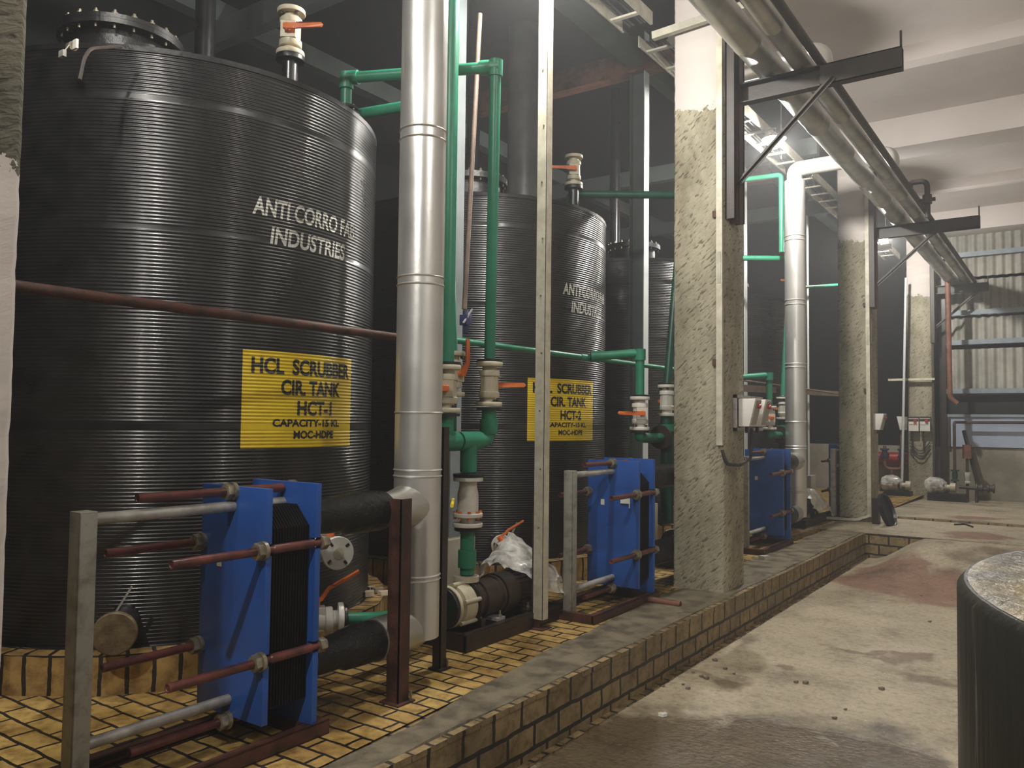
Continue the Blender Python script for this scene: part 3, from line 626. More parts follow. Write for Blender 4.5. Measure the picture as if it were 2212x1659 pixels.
B().tube([(ga.x, ga.y, ga.z-.15), (ga.x, ga.y, mz), (ga.x, my, mz), (gb.x, gb.y, mz), (gb.x, gb.y, gb.z-.15)], .044, 20, .07).build('pipe', 'green_pipe', t)
for a, c in (((ga.x, ga.y-.09, mz), (ga.x, ga.y+.09, mz)), ((ga.x, my-.10, mz), (ga.x, my+.10, mz)), ((gb.x, gb.y, mz+.04), (gb.x, gb.y, mz+.13))): B().cyl(a, c, .056, 22).build('socket', 'green_pipe', t)
B().tube([(-2.94, my, mz), (-2.94, my, 1.255)], .050, 20).build('drop', 'green_pipe', t)
B().lathe((-2.94, my, 1.225), (0, 0, 1), [(.088, 0), (.09, .004), (.09, .018), (.06, .022)], 32).build('flange', 'black_roof', t)
for q in (ga, gb):
    B().lathe((q.x, q.y, q.z-.155), (0, 0, 1), [(.078, 0), (.078, .015)], 28).build('flange', 'black_roof', t)
    B().lathe((q.x, q.y, q.z+.137), (0, 0, 1), [(.078, 0), (.078, .015)], 28).build('flange', 'black_roof', t)
t = thing('check_valve', (-2.94, my, .935), 'white flanged check valve with orange bolt heads above the first pump', 'valve')
B().lathe((-2.94, my, .935), (0, 0, 1), [(.045, .02), (.045, .055), (.062, .06), (.062, .19), (.052, .235), (.052, .27)], 32).build('body', 'white_plastic', t)
for z, r in ((.935, .088), (.992, .088), (1.20, .088)): B().lathe((-2.94, my, z), (0, 0, 1), [(r-.003, 0), (r, .004), (r, .020), (r-.003, .024)], 36).build('flange', 'white_plastic', t)
for k in range(8):
    a = k*PI/4; B().hexnut((-2.94+.074*math.cos(a), my+.074*math.sin(a), .980), (-2.94+.074*math.cos(a), my+.074*math.sin(a), 1.028), .010).build('bolt_head', 'orange_plastic', t)
green('green_pipe', [(-2.94, my, .935), (-2.94, my, .66)], .042, 'short dark green drop between the check valve and the first pump', fl=[((-2.94, my, .93), (-2.94, my, .90))], socks=[((-2.94, my, .80), (-2.94, my, .70))])
lx, lz = -3.25, 2.065
green('green_pipe', [(lx, 3.70, lz), (lx, 7.55, lz+.02)], .0215, 'long pale green pipe running level in front of the HCT-2 tank', socks=[((lx, 5.60, lz+.01), (lx, 5.72, lz+.01))])
def second_set(dy, lab, mat='green_pipe'):
    a = P(1382, 893, X=-2.9) + V((0, dy, 0)); c = P(1441, 865, X=-2.9) + V((0, dy, 0)); z0 = 1.435
    green('green_pipe', [(lx+.02, a.y-.22, 2.085), (-2.9, a.y, 2.12), (-2.9, a.y, a.z+.13)], .036, 'green elbowed pipe dropping to the %s' % lab[0], .05, mat, socks=[((-2.9, a.y, 2.06), (-2.9, a.y, 2.15)), ((lx+.02, a.y-.22, 2.085), (lx+.09, a.y-.17, 2.091))], fl=[((-2.9, a.y, a.z+.15), (-2.9, a.y, a.z+.1))])
    put_valve((-2.9, a.y, a.z+.135), (PI, 0, A+.12), lab[1])
    put_valve((-2.9, c.y, c.z-.135), (0, 0, A+2.2), lab[2])
    green('green_pipe', [(-2.9, c.y, c.z+.13), (-2.9, c.y+.34, 3.62), (-3.75, c.y-.25, 3.62), (-3.75, c.y-.25, 3.42)], .034, lab[3], .06, 'green_dark' if dy == 0 else mat, fl=[((-2.9, c.y, c.z+.15), (-2.9, c.y, c.z+.1))])
    t = thing('green_manifold', (-2.9, a.y, z0), lab[4], 'pipe')
    B().tube([(-2.9, a.y, a.z-.13), (-2.9, a.y, z0), (-2.9, c.y, z0-.01)], .042, 18, .07).build('elbow', 'green_pipe', t)
    B().cyl((-2.9, c.y, .72), (-2.9, c.y, c.z-.13), .055, 20).build('tee', 'green_dark', t)
    B().cyl((-2.9, c.y, z0+.05), (-2.9, c.y, z0+.11), .075, 20).build('collar', 'green_pipe', t)
    B().cyl((-2.9, c.y-.11, z0), (-2.9, c.y-.14, z0), .10, 28).build('flange', 'motor_brown', t)
    B().cyl((-2.9, a.y, a.z-.155), (-2.9, a.y, a.z-.137), .078, 28).build('flange', 'black_roof', t)
second_set(0, ('valve left of the large pillar', 'white valve left of the large pillar, orange lever pointing left', 'white valve half hidden behind the left edge of the large pillar', 'dim green pipe over the HCT-2 tank and down beside the large pillar', 'green elbow and tee under the valves left of the large pillar'))
second_set(3.35, ('valve right of the large pillar', 'white valve beside the switch boxes of the large pillar, orange hub', 'white valve tight against the slim silver riser', 'green pipe rising beside the slim silver riser', 'dark green elbow and tee left of the slim silver riser'))

green('green_pipe', [P(1688, 545, X=-2.92), (-2.92, P(1688, 545, X=-2.92).y, 4.6), (-3.5, P(1688, 545, X=-2.92).y, 4.62)], .030, 'upright green pipe going on up beside the top of the slim silver riser', .05)
green('green_pipe', [P(1738, 620, X=-3.4), P(1830, 614, X=-3.4)], .024, 'short level green pipe between the slim silver riser and the second pillar', .05)
q = P(1712, 628, Y=11.9); tank_nozzle(q, TZ+2.93, 'black nozzle on the fourth tank behind the slim silver riser')
put_valve((q.x, q.y, q.z+.27), (PI, 0, A), 'valve on the fourth tank behind the slim silver riser, only its orange lever showing')
single(B().beam(P(1600, 838, X=-3.52), P(1815, 851, X=-3.52), .01, .09), 'flat_rail', 'rust_dull', 'flat rusty rail running level behind the slim silver riser', 'rail')
single(B().tube([P(1600, 821, X=-3.42), P(1813, 851, X=-3.42)], .014, 10), 'thin_rail', 'rust_dull', 'thin pale rail above the flat rusty one behind the slim silver riser', 'rail')
# ------------------------------------------------------------------ side valves at the tank feet
def side_valve(face, ax, label, tilt, L0, open_=True, along=False):
    """flange face centre, outward axis; hub on top, lever to the right and tilted up; pipe stub back to the tank"""
    face = V(face); a = V(ax).normalized(); y = V((-a.y, a.x, 0)); x = V((0, 0, 1)); x, y = x*math.cos(tilt)-y*math.sin(tilt), y*math.cos(tilt)+x*math.sin(tilt); z = -a
    o = put_valve(face, Mx(((x.x, y.x, z.x), (x.y, y.y, z.y), (x.z, y.z, z.z))).to_euler(), label)
    if along == 'rise':
        for c in kids(o):
            if c.name.startswith('lever'): bpy.data.objects.remove(c)
        B().cyl((.060, 0, .135), (.105, 0, .135), .024, 18).prism([(.092, -.02, .119), (.104, -.02, .119), (.112, .03, .119), (.165, .075, .119), (.172, .19, .119), (.160, .19, .119), (.152, .082, .119), (.098, .04, .119)], (0, 0, .032)).build('lever', 'orange_plastic', o, bev=.002, org=(0, 0, 0)).location = (0, 0, 0)
    if along is True:
        for c in kids(o):
            if c.name.startswith('lever'): bpy.data.objects.remove(c)
        B().cyl((.060, 0, .135), (.10, 0, .135), .024, 18).prism([(.088, -.018, .15), (.100, -.018, .15), (.112, -.018, .11), (.158, -.017, .075), (.235, -.016, -.07), (.222, -.016, -.076), (.148, -.017, .066), (.098, -.018, .10), (.088, -.018, .12)], (0, .036, 0)).build('lever', 'orange_plastic', o, bev=.002, org=(0, 0, 0)).location = (0, 0, 0)
    if open_:
        B().cyl((0, 0, -.0015), (0, 0, .002), .027, 24).build('bore', 'cream_plastic', o, org=(0, 0, 0)).location = (0, 0, 0)
        for k in range(4):
            g = PI/4+k*PI/2; c = V((.058*math.cos(g), .058*math.sin(g), 0)); d = V((math.cos(g), math.sin(g), 0))
            B().beam(c-d*.010-V((0, 0, .0008)), c+d*.010-V((0, 0, .0008)), .012, .004).build('bolt_slot', 'motor_brown', o, org=(0, 0, 0)).location = (0, 0, 0)
    t = thing('tank_nozzle', face-a*(.27+L0), 'short black nozzle behind the ' + label.split(',')[0], 'nozzle')
    B().cyl(face-a*(.285+L0), face-a*.29, .045, 20).build('stub_pipe', 'black_plastic', t); B().cyl(face-a*.292, face-a*.272, .08, 28).build('flange', 'black_roof', t)
side_valve((-2.945, 2.765, .905), (.93, -.36, 0), 'white side valve at upper height behind the nearest heat exchanger, open flange showing', -.1, .22, True, 'rise')
side_valve((-2.955, 2.815, .580), (.62, .78, -.05), 'white side valve low behind the nearest heat exchanger, bolted to a green pipe', 0, .02, False, True)
side_valve((-3.30, 4.72, .64), (.75, -.66, 0), 'white side valve above the plastic-wrapped pump, lever pointing up right', .5, .22)
side_valve((-3.18, 10.7, .63), (.8, -.6, 0), 'small white side valve seen right of the slim silver riser', .3, .3)
green('green_pipe', [(-2.965+.02, 2.80+.02, .574), (-2.90, 2.93, .56), (-2.94, 3.30, .50), (-2.94, 3.535, .495)], .040, 'low green pipe from the white side valve to the first pump', .12, fl=[((-2.955, 2.81, .575), (-2.94, 2.83, .574))])

# ================================================================== PUMPS
def pump_build():
    X, Y0, Z0 = -2.945, 3.56, .28; t = thing('pump', (X, Y0, Z0), 'nearest cream and brown pump on a black base, half under a plastic bag', 'pump', 'pumps between the heat exchangers'); za = .50
    fr = B()
    for s in (-1, 1):
        fr.box((X+s*.15-.025, Y0, .28), (X+s*.15+.025, Y0+1.0, .287)).box((X+s*.15+s*.02-.004, Y0, .28), (X+s*.15+s*.02+.004, Y0+1.0, .375)).box((X+s*.15-.025, Y0, .367), (X+s*.15+.025, Y0+1.0, .375)).box((X+s*.15+s*.02-.008, Y0, .32), (X+s*.15+s*.02+.008, Y0+1.0, .328))
    fr.box((X-.15, Y0, .28), (X+.15, Y0+.03, .375)).box((X-.15, Y0+.35, .30), (X+.15, Y0+.40, .37)).box((X-.15, Y0+.95, .28), (X+.15, Y0+1.0, .375)); fr.build('base_frame', 'black_paint', t)
    y = Y0
    B().lathe((X, y-.01, za), (0, 1, 0), [(.115, 0), (.118, .004), (.118, .022), (.115, .026)], 36).build('suction_flange', 'black_roof', t)
    vol = B().lathe((X, y+.02, za), (0, 1, 0), [(.116, 0), (.120, .004), (.120, .02), (.095, .025), (.095, .05), (.118, .055), (.122, .07), (.122, .15), (.116, .155)], 36)
    vol.lathe((X, y+.21, za), (0, 0, 1), [(.05, .08), (.045, .118), (.075, .120), (.075, .150), (.04, .152)], 28); vol.build('volute', 'cream_plastic', t)
    for k in range(6):
        a = k*PI/3+.3; c = V((X+.125*math.cos(a), y+.05, za+.125*math.sin(a))); B().cyl(c, c+V((0, .14, 0)), .013, 12).build('clamp_bolt', 'cream_plastic', t)
    B().lathe((X, y+.18, za), (0, 1, 0), [(.118, 0), (.132, .006), (.132, .03), (.105, .05), (.105, .10), (.118, .105), (.118, .14), (.108, .145), (.108, .26), (.12, .265), (.12, .28)], 32).build('bearing_bracket', 'motor_brown', t)
    B().lathe((X, y+.47, za), (0, 1, 0), [(.10, 0), (.125, .004), (.125, .13), (.10, .134)], 36).build('coupling_guard', 'black_paint', t)
    mo = B().lathe((X, y+.60, za), (0, 1, 0), [(.06, 0), (.115, .006), (.115, .30), (.10, .33), (.10, .38), (.05, .385)], 32)
    for k in range(24):
        a = 2*PI*k/24; c = V((math.cos(a), 0, math.sin(a))); q = V((X, 0, za)); mo.beam(q+c*.118+V((0, y+.62, 0)), q+c*.118+V((0, y+.88, 0)), .006, .014, up=tuple(c))
    mo.build('motor', 'black_paint', t)
    B().box((X-.13, y+.19, .375), (X+.13, y+.23, .42)).box((X-.04, y+.19, .40), (X+.04, y+.23, .47)).build('foot', 'black_paint', t); B().box((X-.12, y+.36, .375), (X+.12, y+.44, .392)).build('foot', 'zinc', t); B().box((X-.14, y+.66, .375), (X+.14, y+.88, .392)).box((X-.10, y+.66, .38), (X+.10, y+.88, .45)).build('foot', 'black_paint', t)
    for dx in (-.11, .11):
        for dy in (.21, .40, .70, .84): B().lathe((X+dx, y+dy, .376), (0, 0, 1), [(.006, 0), (.006, .018), (.012, .0185), (.012, .032), (.006, .0325), (.006, .054)], 8).build('bolt', 'nut_zinc', t)
    return t
pump = pump_build()
copy_tree(pump, (-2.945, 6.72, .28), 'dark pump behind the second heat exchanger, left of the large pillar')
copy_tree(pump, (-2.945, 10.3, .28), 'pump right of the slim silver riser, under a white plastic sheet')
from mathutils import noise as NZ
def bag(grid, label, seed, crink=.018, name='plastic_bag', mat='clear_bag', sub=7):
    """a sheet through a grid of control points, crinkled"""
    n, m = len(grid), len(grid[0])
    def cr(a, b, c, d, t): return 0.5*((2*b)+(c-a)*t+(2*a-5*b+4*c-d)*t*t+(3*b-a-3*c+d)*t*t*t)
    def row(r, t):
        i = min(int(t), m-2); f = t-i; g = lambda k: V(r[min(max(k, 0), m-1)]); return cr(g(i-1), g(i), g(i+1), g(i+2), f)
    b = B(); nu, nv = (n-1)*sub, (m-1)*sub
    for i in range(nu+1):
        ti = i/sub; k = min(int(ti), n-2); f = ti-k
        for j in range(nv+1):
            tj = j/sub; rr = [row(grid[min(max(q, 0), n-1)], tj) for q in (k-1, k, k+1, k+2)]
            p = cr(*rr, f); q = p*9+V((seed, seed*2.3, 0)); r = p*26+V((seed, 0, seed))
            p = p + V((abs(NZ.noise(q))-.2, abs(NZ.noise(q+V((5, 1, 2))))-.2, abs(NZ.noise(q+V((2, 7, 3))))-.1))*crink*2 + NZ.noise_vector(r)*crink*.35
            b.v.append(p)
    b.f = [(i*(nv+1)+j, (i+1)*(nv+1)+j, (i+1)*(nv+1)+j+1, i*(nv+1)+j+1) for i in range(nu) for j in range(nv)]
    return single(b, name, mat, label, 'plastic bag', smooth=25)
x0, y0 = -2.945, 4.20
bag([[(x0-.26, y0-.02, .52), (x0-.15, y0-.08, .64), (x0, y0-.10, .66), (x0+.10, y0-.02, .62), (x0+.15, y0+.05, .56)],
     [(x0-.28, y0+.10, .55), (x0-.14, y0+.08, .72), (x0, y0+.06, .69), (x0+.12, y0+.10, .61), (x0+.18, y0+.14, .50)],
     [(x0-.26, y0+.24, .62), (x0-.14, y0+.22, .80), (x0, y0+.22, .70), (x0+.13, y0+.24, .62), (x0+.20, y0+.26, .46)],
     [(x0-.20, y0+.36, .56), (x0-.10, y0+.34, .70), (x0+.02, y0+.34, .66), (x0+.14, y0+.36, .56), (x0+.20, y0+.38, .38)],
     [(x0-.16, y0+.44, .48), (x0-.06, y0+.44, .60), (x0+.06, y0+.43, .58), (x0+.17, y0+.42, .46), (x0+.25, y0+.40, .36)]], 'crumpled clear plastic bag thrown over the motor of the nearest pump', 3.1, .03)
x0, y0 = -2.945, 10.72
bag([[(x0-.2, y0, .70), (x0, y0-.03, .69), (x0+.13, y0-.02, .60), (x0+.17, y0-.03, .47)], [(x0-.2, y0+.2, .68), (x0, y0+.2, .70), (x0+.14, y0+.2, .62), (x0+.2, y0+.2, .44)],
     [(x0-.2, y0+.42, .66), (x0, y0+.4, .70), (x0+.15, y0+.4, .60), (x0+.24, y0+.4, .48)], [(x0-.15, y0+.62, .55), (x0, y0+.6, .62), (x0+.16, y0+.62, .50), (x0+.26, y0+.60, .34)]], 'white plastic sheet draped over the pump left of the second pillar', 8.4, .03, 'plastic_sheet', 'white_plastic')

# ================================================================== POSTS BY THE RISER, CABLE POLE
def angle_post(x, y, z0, z1, w, label, mat='rust_steel', base=True, name='support_post'):
    t = thing(name, (x, y, z0), label, 'post')
    B().box((x-w/2, y-w/2, z0), (x+w/2, y-w/2+.006, z1)).box((x+w/2-.006, y-w/2, z0), (x+w/2, y+w/2, z1)).build('angle_bar', mat, t)
    if base:
        B().box((x-w*.8, y-w*.8, z0), (x+w*.8, y+w*.8, z0+.008)).build('base_plate', mat, t)
        B().cyl((x+w*.62, y+w*.55, z0+.006), (x+w*.62, y+w*.55, z0+.05), .006, 8).build('anchor_bolt', 'nut_zinc', t)
    return t
angle_post(-2.545, 2.765, .28, 1.195, .072, 'thick rusty angle post in front of the foot of the big riser')
angle_post(-2.715, 3.26, .28, 1.52, .05, 'thin dark rusty post just right of the big riser', 'motor_brown')
t = thing('cable_trunking_pole', (-2.745, 4.27, .28), 'tall cream cable trunking pole between the two signs, on a rusty stub post', 'pole')
B().box((-2.775, 4.225, .34), (-2.705, 4.232, 4.7)).box((-2.71, 4.225, .34), (-2.704, 4.285, 4.7)).build('trunking', 'cream_trunk', t)
B().box((-2.79, 4.235, .28), (-2.765, 4.29, 1.02)).box((-2.79, 4.232, .28), (-2.735, 4.238, .98)).build('stub_post', 'rust_steel', t)
B().box((-2.80, 4.20, .28), (-2.69, 4.31, .288)).build('base_plate', 'rust_steel', t)
for k in range(11): B().cyl((-2.74+.01*(k % 2), 4.226, .9+.36*k), (-2.74+.01*(k % 2), 4.221, .9+.36*k), .006, 8).build('screw', 'nut_zinc', t)
B().box((-2.79, 4.21, 3.70), (-2.745, 4.228, 4.0)).build('end_cover', 'rust_light', t) if False else None

single(B().tube([(-2.92, .5, P(66, 622, X=-2.92).z), P(845, 727, X=-2.92)+V((0, .3, 0))], .021, 16), 'rusty_rail', 'rust_steel', 'thin dark rusty rail running level across the front of the nearest tank', 'rail')
single(B().cyl(P(1380, 1292, Z=.305), P(1470, 1306, Z=.30), .024, 18).cyl(P(1380, 1292, Z=.305), P(1470, 1306, Z=.30), .017, 18), 'loose_pipe', 'rust_light', 'short loose rusty pipe lying on the tiles at the foot of the large pillar', 'pipe')

# grey steel columns of the tank bay on concrete footings
def bay_column(y, label, flangem='light_strip'):
    x = -3.68; t = thing('steel_column', (x, y, .28), label, 'column', 'steel columns between the tanks')
    B().box((x-.075, y-.004, .74), (x+.075, y+.004, 5.6)).box((x-.08, y-.07, .74), (x-.072, y+.07, 5.6)).build('web', 'galv_green', t)
    B().box((x+.072, y-.055, .74), (x+.080, y+.055, 5.6)).build('front_flange', flangem, t)
    B().box((x-.15, y-.15, .28), (x+.15, y+.15, .74)).build('footing', 'old_plaster', t, bev=.01)
    return t
bay_column(4.47, 'grey steel column between the nearest tank and the HCT-2 tank', 'pale_grey')
bay_column(7.53, 'grey-green steel column between the HCT-2 tank and the third tank')
bay_column(10.57, 'steel column seen along the right edge of the large pillar')
bay_column(13.6, 'steel column with pale edge right of the slim silver riser')
for y, lab in ((4.47, 'dark cross beam over the gap between the first two tanks'), (10.57, 'dark cross beam behind the top of the large pillar'), (13.6, 'farthest dark cross beam of the tank bay')):
    single(B().box((-8, y-.06, 5.0), (-2.66, y+.06, 5.22)), 'cross_beam', 'galv_green', lab, 'beam', 'cross beams of the tank bay')
q = P(1432, 118, Y=7.53); single(B().box((-6, 7.45, q.z-.14), (-2.66, 7.61, q.z+.09)), 'cross_beam', 'rust_light', 'reddish cross beam left of the top of the large pillar', 'beam', 'cross beams of the tank bay')
q = P(1650, 372, Y=11.0); single(B().box((q.x-1.0, 10.92, q.z-.14), (q.x+.12, 11.08, q.z+.14)), 'cross_beam', 'rod_paint', 'red cross beam behind the lamp right of the large pillar', 'beam', 'cross beams of the tank bay')
single(B().box((-3.74, 2, 5.22), (-3.6, 16, 5.42)), 'long_beam', 'galv_green', 'dark lengthwise beam on top of the steel columns', 'beam')
single(B().box((-6.6, 2, 5.22), (-6.45, 16, 5.42)), 'long_beam', 'galv_green', 'dark lengthwise beam at the back of the tank bay', 'beam')
# big fume duct behind the second tank, drop pipes
q = P(1132, 415, Y=6.75); ZD = TZ+roof_z(math.hypot(q.x+4.6, q.y-6.0))+.002; t = thing('fume_duct', (q.x, q.y, ZD), 'wide dark vertical duct rising behind the top of the HCT-2 tank', 'duct')
B().cyl((q.x, q.y, ZD), (q.x, q.y, 5.6), .175, 40).build('duct', 'duct_grey', t); B().lathe((q.x, q.y, ZD), (0, 0, 1), [(.2, 0), (.2, .04), (.17, .045)], 36).build('flange', 'black_roof', t)
q = P(1030, 600, X=-3.3); single(B().tube([P(1037, 30, X=-3.3), P(1003, 668, X=-3.3)], .0165, 14), 'rusty_drop_pipe', 'rust_dull', 'thin rusty pipe hanging slanted between the green pipes before the HCT-2 tank', 'pipe')
q = P(1006, 690, X=-3.3); t = thing('small_valve', q, 'small dark blue hand valve below the slanted rusty pipe', 'valve')
B().box((q.x-.03, q.y-.03, q.z-.04), (q.x+.03, q.y+.03, q.z+.03)).cyl(q+V((0, 0, -.09)), q+V((0, 0, .06)), .018, 12).build('body', 'blue_valve', t, bev=.004)
B().beam(q+V((.02, -.05, -.03)), q+V((.03, .03, .07)), .012, .008).build('lever', 'zinc', t)

# ================================================================== OVERHEAD PIPES ON BRACKETS
t = thing('clad_header_pipe', (-1.913, -1, 4.315), 'thicker aluminium clad overhead pipe, left one of the pair', 'insulated pipe')
prof = [(.1045, 0)]
for k in range(1, 20): prof += [(.1045, k*.98-.03), (.1075, k*.98-.025), (.1075, k*.98), (.1045, k*.98+.005)]
B().lathe((-1.913, -1.2, 4.315), (0, 1, 0), prof+[(.1045, 18.4)], 32).build('cladding', 'aluminium_dull', t)
B().lathe((-1.913, 17.2, 4.315), (0, 1, 0), [(.02, 0), (.107, .002), (.107, .02)], 32).build('end_cap', 'dark_steel', t)
t = thing('clad_header_pipe', (-1.664, -1, 4.28), 'thinner aluminium clad overhead pipe, right one of the pair', 'insulated pipe')
prof = [(.071, 0)]
for k in range(1, 20): prof += [(.071, k*.98-.23), (.074, k*.98-.225), (.074, k*.98-.2), (.071, k*.98-.195)]
B().lathe((-1.664, -1.2, 4.281), (0, 1, 0), prof+[(.071, 18.4)], 32).build('cladding', 'aluminium_dull', t)
t = thing('black_steel_pipe', (-1.52, -1, 4.24), 'dark steel pipe running along the right side of the overhead pair', 'pipe')
B().cyl((-1.52, -1.2, 4.242), (-1.52, 17.1, 4.242), .0315, 16).build('pipe', 'dark_steel', t)
q = P(1966, 395, X=-1.52); q2 = P(2003, 395, Y=q.y); q3 = P(2003, 432, Y=q.y); q4 = P(2003, 470, Y=q.y)
B().tube([(-1.52, q.y, 4.242), (-1.52, q.y, q.z), (q2.x, q.y, q.z), (q2.x, q.y, q4.z)], .030, 14, .08).build('offtake', 'dark_steel', t)
B().cyl((q2.x, q.y-.02, q3.z-.05), (q2.x, q.y-.02, q3.z+.05), .05, 14).cyl((q2.x-.09, q.y, q3.z), (q2.x+.08, q.y, q3.z), .022, 12).build('valve', 'dark_steel', t)
for yb, (lab) in ((6.10, 'dark steel bracket on the large pillar carrying the overhead pipes'), (11.45+.13, 'steel bracket on the second pillar carrying the overhead pipes'), (17.05, 'farthest pipe bracket, in shade near the corrugated wall')):
    xp = -2.19 if yb < 7 else -2.245; t = thing('pipe_bracket', (xp, yb, 3.0), lab, 'bracket', 'pipe brackets on the pillars')
    x1 = -.965 if yb < 16 else -1.3
    B().box((xp+.02, yb+.05, 4.05), (x1, yb+.058, 4.205)).box((xp+.02, yb-.02, 4.197), (x1, yb+.058, 4.205)).box((xp+.02, yb-.02, 4.05), (x1, yb+.058, 4.058)).box((x1-.55, yb-.02, 4.05), (x1, yb-.012, 4.205)).build('channel_arm', 'dark_steel', t)
    B().beam((-1.42, yb-.03, 4.09), (xp+.05, yb-.03, 3.40), .006, .055, up=(0, 1, 0)).beam((-1.42, yb-.03, 4.09), (xp+.05, yb-.03, 3.40), .05, .006, up=(0, 1, 0)).build('brace', 'dark_steel', t)
    zl = P(1600, 485, X=-2.15).z
    B().box((xp, yb-.14, zl), (xp+.006, yb+.10, 5.0)).box((xp, yb-.14, zl), (xp+.07, yb-.134, 5.0)).box((xp, yb+.094, zl), (xp+.07, yb+.10, 5.0)).build('wall_channel', 'dark_steel', t)
    B().box((xp+.07, yb-.04, zl-.02), (xp+.075, yb+.05, 4.9)).box((xp, yb-.04, zl-.02), (xp+.075, yb-.034, 4.9)).build('angle_post', 'rust_light' if yb > 7 else 'rust_steel', t)
    B().cyl((x1-.01, yb+.02, 4.2), (x1-.01, yb+.02, 4.33), .008, 10).build('end_pin', 'dark_steel', t)
# clad elbows dropping onto the header are the top arms of the risers

# ------------------------------------------------------------------ cable ladders and lamps
def ladder(ya, yb, label):
    t = thing('cable_ladder', (-2.84, ya, 4.72), label, 'cable tray', 'cable ladders over the tank fronts')
    for x in (-2.97, -2.705): B().box((x-.004, ya, 4.70), (x+.004, yb, 4.80)).box((x-.004, ya, 4.70), (x+.018 if x < -2.8 else x-.018, yb, 4.706)).build('side_rail', 'tray_cream', t)
    y = ya+.15; k = 0
    while y < yb: B().box((-2.966, y-.02, 4.708), (-2.709, y+.02, 4.725)).build('rung', 'tray_cream', t); y += .40; k += 1
    for y in (ya+.6, yb-.6): B().cyl((-2.84, y, 4.71), (-2.84, y, 5.6), .006, 8).build('hanger', 'zinc', t)
    for j, x in enumerate((-2.90, -2.87, -2.80, -2.77)): B().tube([(x, ya, 4.737), (x+.02, (ya+yb)/2, 4.735), (x, yb, 4.737)], .009, 8, .3).build('cable', 'cable', t)
    return t
ladder(.2, 5.75, 'cream cable ladder above the gap left of the large pillar')
ladder(6.05, 10.2, 'cream cable ladder right of the large pillar, with the bright lamp')
ladder(10.45, 16.6, 'far cable ladder behind the second pillar, with the farther lamp')
def lamp(p, label, emit='lamp_glow', arm=True):
    x, y, z = p; t = thing('lamp', (x, y, z), label, 'lamp', 'bulb lamps under the cable ladders')
    B().lathe((x, y, z), (0, 0, 1), [(.018, -.078), (.051, -.063), (.0705, -.018), (.069, .018), (.045, .040)], 16).build('bulb', emit, t)
    B().lathe((x, y, z), (0, 0, 1), [(.03, .062), (.09, .048), (.125, .026), (.125, .031), (.09, .054), (.03, .068)], 24).build('uplight_shade', 'lamp_body', t)  # dish added over the bulb to cut its light towards the ceiling
    B().lathe((x, y, z), (0, 0, 1), [(.030, .041), (.032, .07), (.022, .10)], 14).build('socket', 'lamp_body', t)
    if arm:
        za = max(4.72, z+.13); B().box((-2.704, y-.012, za), (max(x, -2.69)+.02, y+.012, za+.012)).build('arm', 'tray_cream', t)
        B().cyl((x, y, z+.10), (x, y, za), .006, 8).build('cord', 'cable', t)
    else: B().cyl((x, y, z+.10), (x, y, 5.6), .006, 8).build('cord', 'cable', t)
    return t
lamp(P(1672, 306, X=-2.62), 'bright bare lamp under the cable ladder right of the large pillar', 'lamp_glow_far')
lamp(P(1908, 516, X=-2.62), 'smaller bright lamp seen between the second and third pillars', 'lamp_glow_far')
lamp((-2.62, 4.02, 4.42), 'bright lamp just above the photo over the cream trunking pole')
lamp((-1.0, -1.38, 4.35), 'bright lamp over the near end of the aisle, out of the photo behind the viewer', 'lamp_glow_mid', False)
lamp((-2.66, 1.0, 4.50), 'added dim fill lamp overhead between the nearest pillar and the nearest tank', 'lamp_glow_dim')  # fill light, added to brighten the left of the nearest heat exchanger
lamp((1.1, 2.06, 4.45), 'dim lamp on the right side of the aisle overhead', 'lamp_glow_dim', False)
t = thing('batten_light', (-2.60, 14.32, 4.45), 'unlit white batten light below the farther lamp', 'light')
B().box((-2.72, 14.3, 4.46), (-2.45, 14.36, 4.54)).build('housing', 'box_white', t, bev=.005); B().box((-2.715, 14.32, 4.53), (-2.70, 14.34, 4.71)).build('hanger', 'zinc', t)
# cream arm from ladder to the large pillar
single(B().beam((-2.75, 5.86, 4.66), (-1.9, 5.86, 4.70), .05, .06), 'tray_arm', 'tray_cream', 'pale steel arm crossing the painted top of the large pillar', 'arm')

# ================================================================== TRUNKING, BOXES
def trunk(x, y, z0, z1, label, foot=None):
    t = thing('cable_trunking', (x, y, z0), label, 'trunking', 'cream trunking on the pillars')
    B().box((x-.024, y-.03, z0), (x+.024, y, z1)).build('duct', 'cream_trunk', t, bev=.002)
    if foot:
        B().beam((x, y-.015, z0+.015), foot[0], .03, .05, up=(0, 1, 0)).beam(foot[0], foot[1], .03, .05, up=(0, 1, 0)).build('foot_run', 'cream_trunk', t)
    for z in (2.02, 3.16):
        B().box((x-.06, y-.012, z-.025), (x-.025, y-.004, z+.025)).build('clip', 'rust_steel', t)
    B().box((x-.014, y-.034, 2.62), (x+.014, y-.0295, 2.86)).build('joint_plate', 'tray_cream', t)
    return t
trunk(-2.215, 5.925, P(1556, 962, Y=5.93).z, 4.9, 'cream cable trunking up the right edge of the large pillar')
trunk(-2.262, 11.462, .36, 4.9, 'cream cable trunking on the second pillar, bent away at the floor', foot=((-2.42, 11.42, .315), (-2.85, 11.40, .31)))
single(B().box((-2.235, 16.94, .22), (-2.20, 16.99, 4.6)), 'cable_trunking', 'dark_steel', 'thin dark conduit down the right edge of the farthest pillar', 'conduit', 'cream trunking on the pillars')
single(B().beam((-2.95, 14.9, 2.16), (-2.2, 16.9, 2.27), .03, .045) if False else B().box((-2.98, 16.88, 2.42), (-2.18, 16.93, 2.46)), 'cream_crossbar', 'cream_trunk', 'cream bar running level across the farthest pillar', 'bar')
